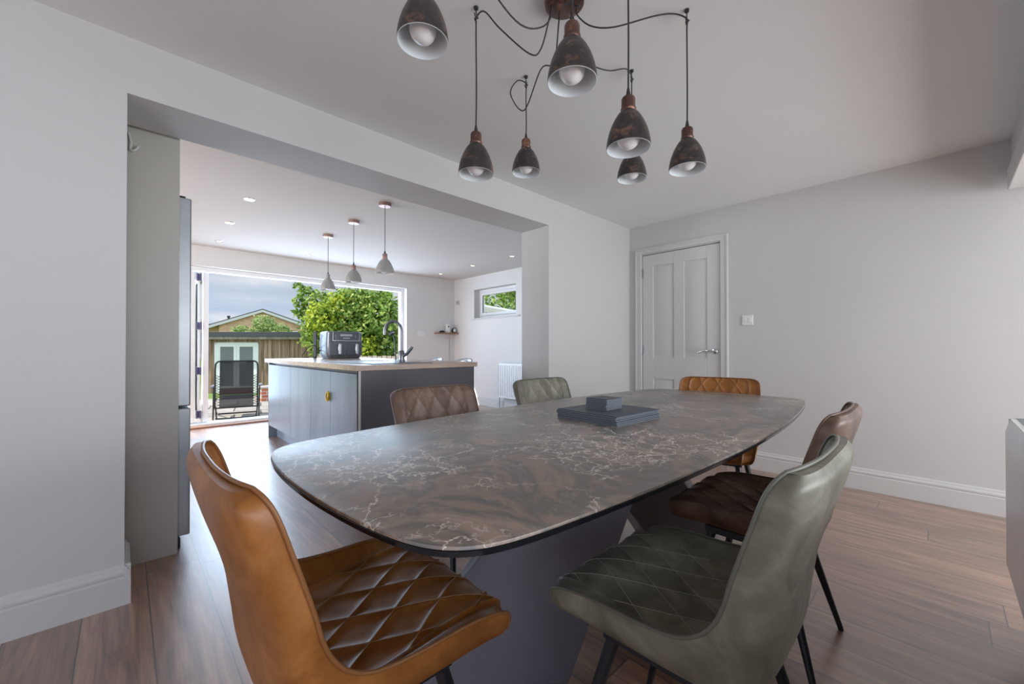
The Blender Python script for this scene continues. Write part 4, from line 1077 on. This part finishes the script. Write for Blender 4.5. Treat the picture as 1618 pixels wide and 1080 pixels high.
def crown(blobs, nleaf, size, rnd, aspect=1.9):
    mb = MB(); tot = sum(b[3] ** 2 for b in blobs)
    for (cx_, cy_, cz_, r_, sq) in blobs:
        k = int(nleaf * r_ * r_ / tot)
        for _ in range(k):
            while True:
                d_ = Vector((rnd.uniform(-1, 1), rnd.uniform(-1, 1), rnd.uniform(-1, 1)))
                if .05 < d_.length < 1: break
            d_.normalize(); rr = r_ * (rnd.uniform(.35, 1) ** .5) * (1 + .18 * math.sin(d_.x * 9 + cx_) * math.cos(d_.z * 8 + cy_))
            p = Vector((cx_, cy_, cz_)) + Vector((d_.x * rr, d_.y * rr, d_.z * rr * sq))
            ax_ = Vector((rnd.uniform(-1, 1), rnd.uniform(-1, 1), rnd.uniform(-1.1, .3))).normalized()
            nn = (d_ * .8 + Vector((rnd.uniform(-1, 1), rnd.uniform(-1, 1), rnd.uniform(-.2, 1.2)))).normalized()
            sd_ = ax_.cross(nn)
            if sd_.length < .05: continue
            sd_.normalize(); L_ = size * rnd.uniform(.7, 1.3); W_ = L_ / aspect * .5
            nn2 = sd_.cross(ax_).normalized()
            mb.add([p, p + ax_ * L_ * .45 + sd_ * W_ + nn2 * W_ * .25, p + ax_ * L_, p + ax_ * L_ * .45 - sd_ * W_ + nn2 * W_ * .25, p + ax_ * L_ * .5], [(0, 1, 4), (1, 2, 4), (2, 3, 4), (3, 0, 4)])
    return mb
def tree(name, loc, blobs, nleaf, size, m, label, trunk=(0, 0, 1.4), seed=1, tr=.09, extra=None, cat='tree'):
    rnd = random.Random(seed); t = empty(name, loc); tag(t, label, cat)
    crown(blobs, nleaf, size, rnd).build('foliage', m, t, sharp=180, recalc=False)
    if extra:
        crown(extra[0], extra[1], size, rnd).build('young_foliage', extra[2], t, sharp=180, recalc=False)
    mb = MB(); mb.tube(smooth_path([(0, 0, 0), (.03, .02, trunk[2] * .5), trunk], 4), tr, 8)
    for b in blobs: mb.tube(smooth_path([trunk, ((trunk[0] + b[0]) / 2, (trunk[1] + b[1]) / 2, (trunk[2] + b[2]) / 2 + .1), (b[0], b[1], b[2])], 3), tr * .35, 6)
    mb.build('trunk', M_bark, t, recalc=False)
    return t
# main tree: placed across the view direction (image right = (.724,-.689))
RX, RY = .724, -.689
def acr(a, z, r_, dep=0, sq=1): return (a * RX + dep * .69, a * RY + dep * .724, z, r_, sq)
tree('garden_tree', (5.75, 14.0, GZ), [acr(-.1, 2.2, 1.05), acr(-.9, 1.9, .85), acr(.85, 2.1, .95), acr(-1.1, 2.75, .5), acr(.1, 2.95, .62), acr(.9, 2.75, .62), acr(1.35, 1.5, .75), acr(.2, 1.35, .8), acr(-.75, 1.25, .65), acr(-1.85, 2.9, .22), acr(-1.6, 3.2, .22), acr(-1.9, 3.45, .16), acr(-1.75, 2.5, .25)], 11000, .17, M_leaf,
     'large leafy garden tree filling the right half of the folding-door view', seed=3, extra=([acr(-.7, 2.2, .55, -.75), acr(-.3, 2.75, .35, -.5), acr(.7, 1.3, .4, -.7)], 900, M_leaf3))
tree('conifer_tree', (9.0, 14.6, GZ), [acr(-.2, 1.9, .7, 0, 1.5), acr(-.4, 2.7, .4, 0, 1.6), acr(.5, 2.3, .6, 0, 1.5), acr(.2, 1.2, .8)], 4500, .13, M_leaf2, 'paler feathery tree at the right edge of the folding-door view', seed=5)
tree('small_tree', (6.0, 27.6, -.7), [acr(-1.3, 2.75, .5, 0, .8), acr(0, 3.15, .62, 0, .9), acr(1.0, 2.75, .6, 0, .8), acr(-.4, 2.4, .6)], 2600, .16, M_leaf2, 'small bushy tree rising behind the roof of the garden room', seed=8, trunk=(0, 0, 2.0))
tree('garden_tree', (14.0, 13.2, GZ), [(0, 0, 3.6, 1.7, 1), (-1.2, 1.3, 3.4, 1.5, 1), (1.4, -1.2, 3.7, 1.6, 1), (-2.4, 2.5, 3.3, 1.3, 1), (.4, .2, 2.4, 1.4, 1)], 7000, .22, M_leaf, 'green tree seen through the small high kitchen window', seed=11, trunk=(0, 0, 1.7))
# white sloped roof seen through the small window
t = empty('garden_canopy', (6.75, 7.35, GZ), R(-43)); tag(t, 'white sloping canopy roof outside the small kitchen window', 'canopy')
MB().hexa([(-1.0, -.6, 2.28), (1.4, -.6, 1.86), (1.4, 1.0, 1.86), (-1.0, 1.0, 2.28)], [(-1.0, -.6, 2.32), (1.4, -.6, 1.90), (1.4, 1.0, 1.90), (-1.0, 1.0, 2.32)]).build('roof_sheet', mat('white_sheet', (.72, .73, .74), .5), t)
for (a, b_) in ((-.9, -.5), (1.3, -.5), (-.9, .9), (1.3, .9)): MB().tube([(a, b_, 0), (a, b_, 2.28 - (a + 1) * .175)], .03, 8).build('post', M_pvc, t)
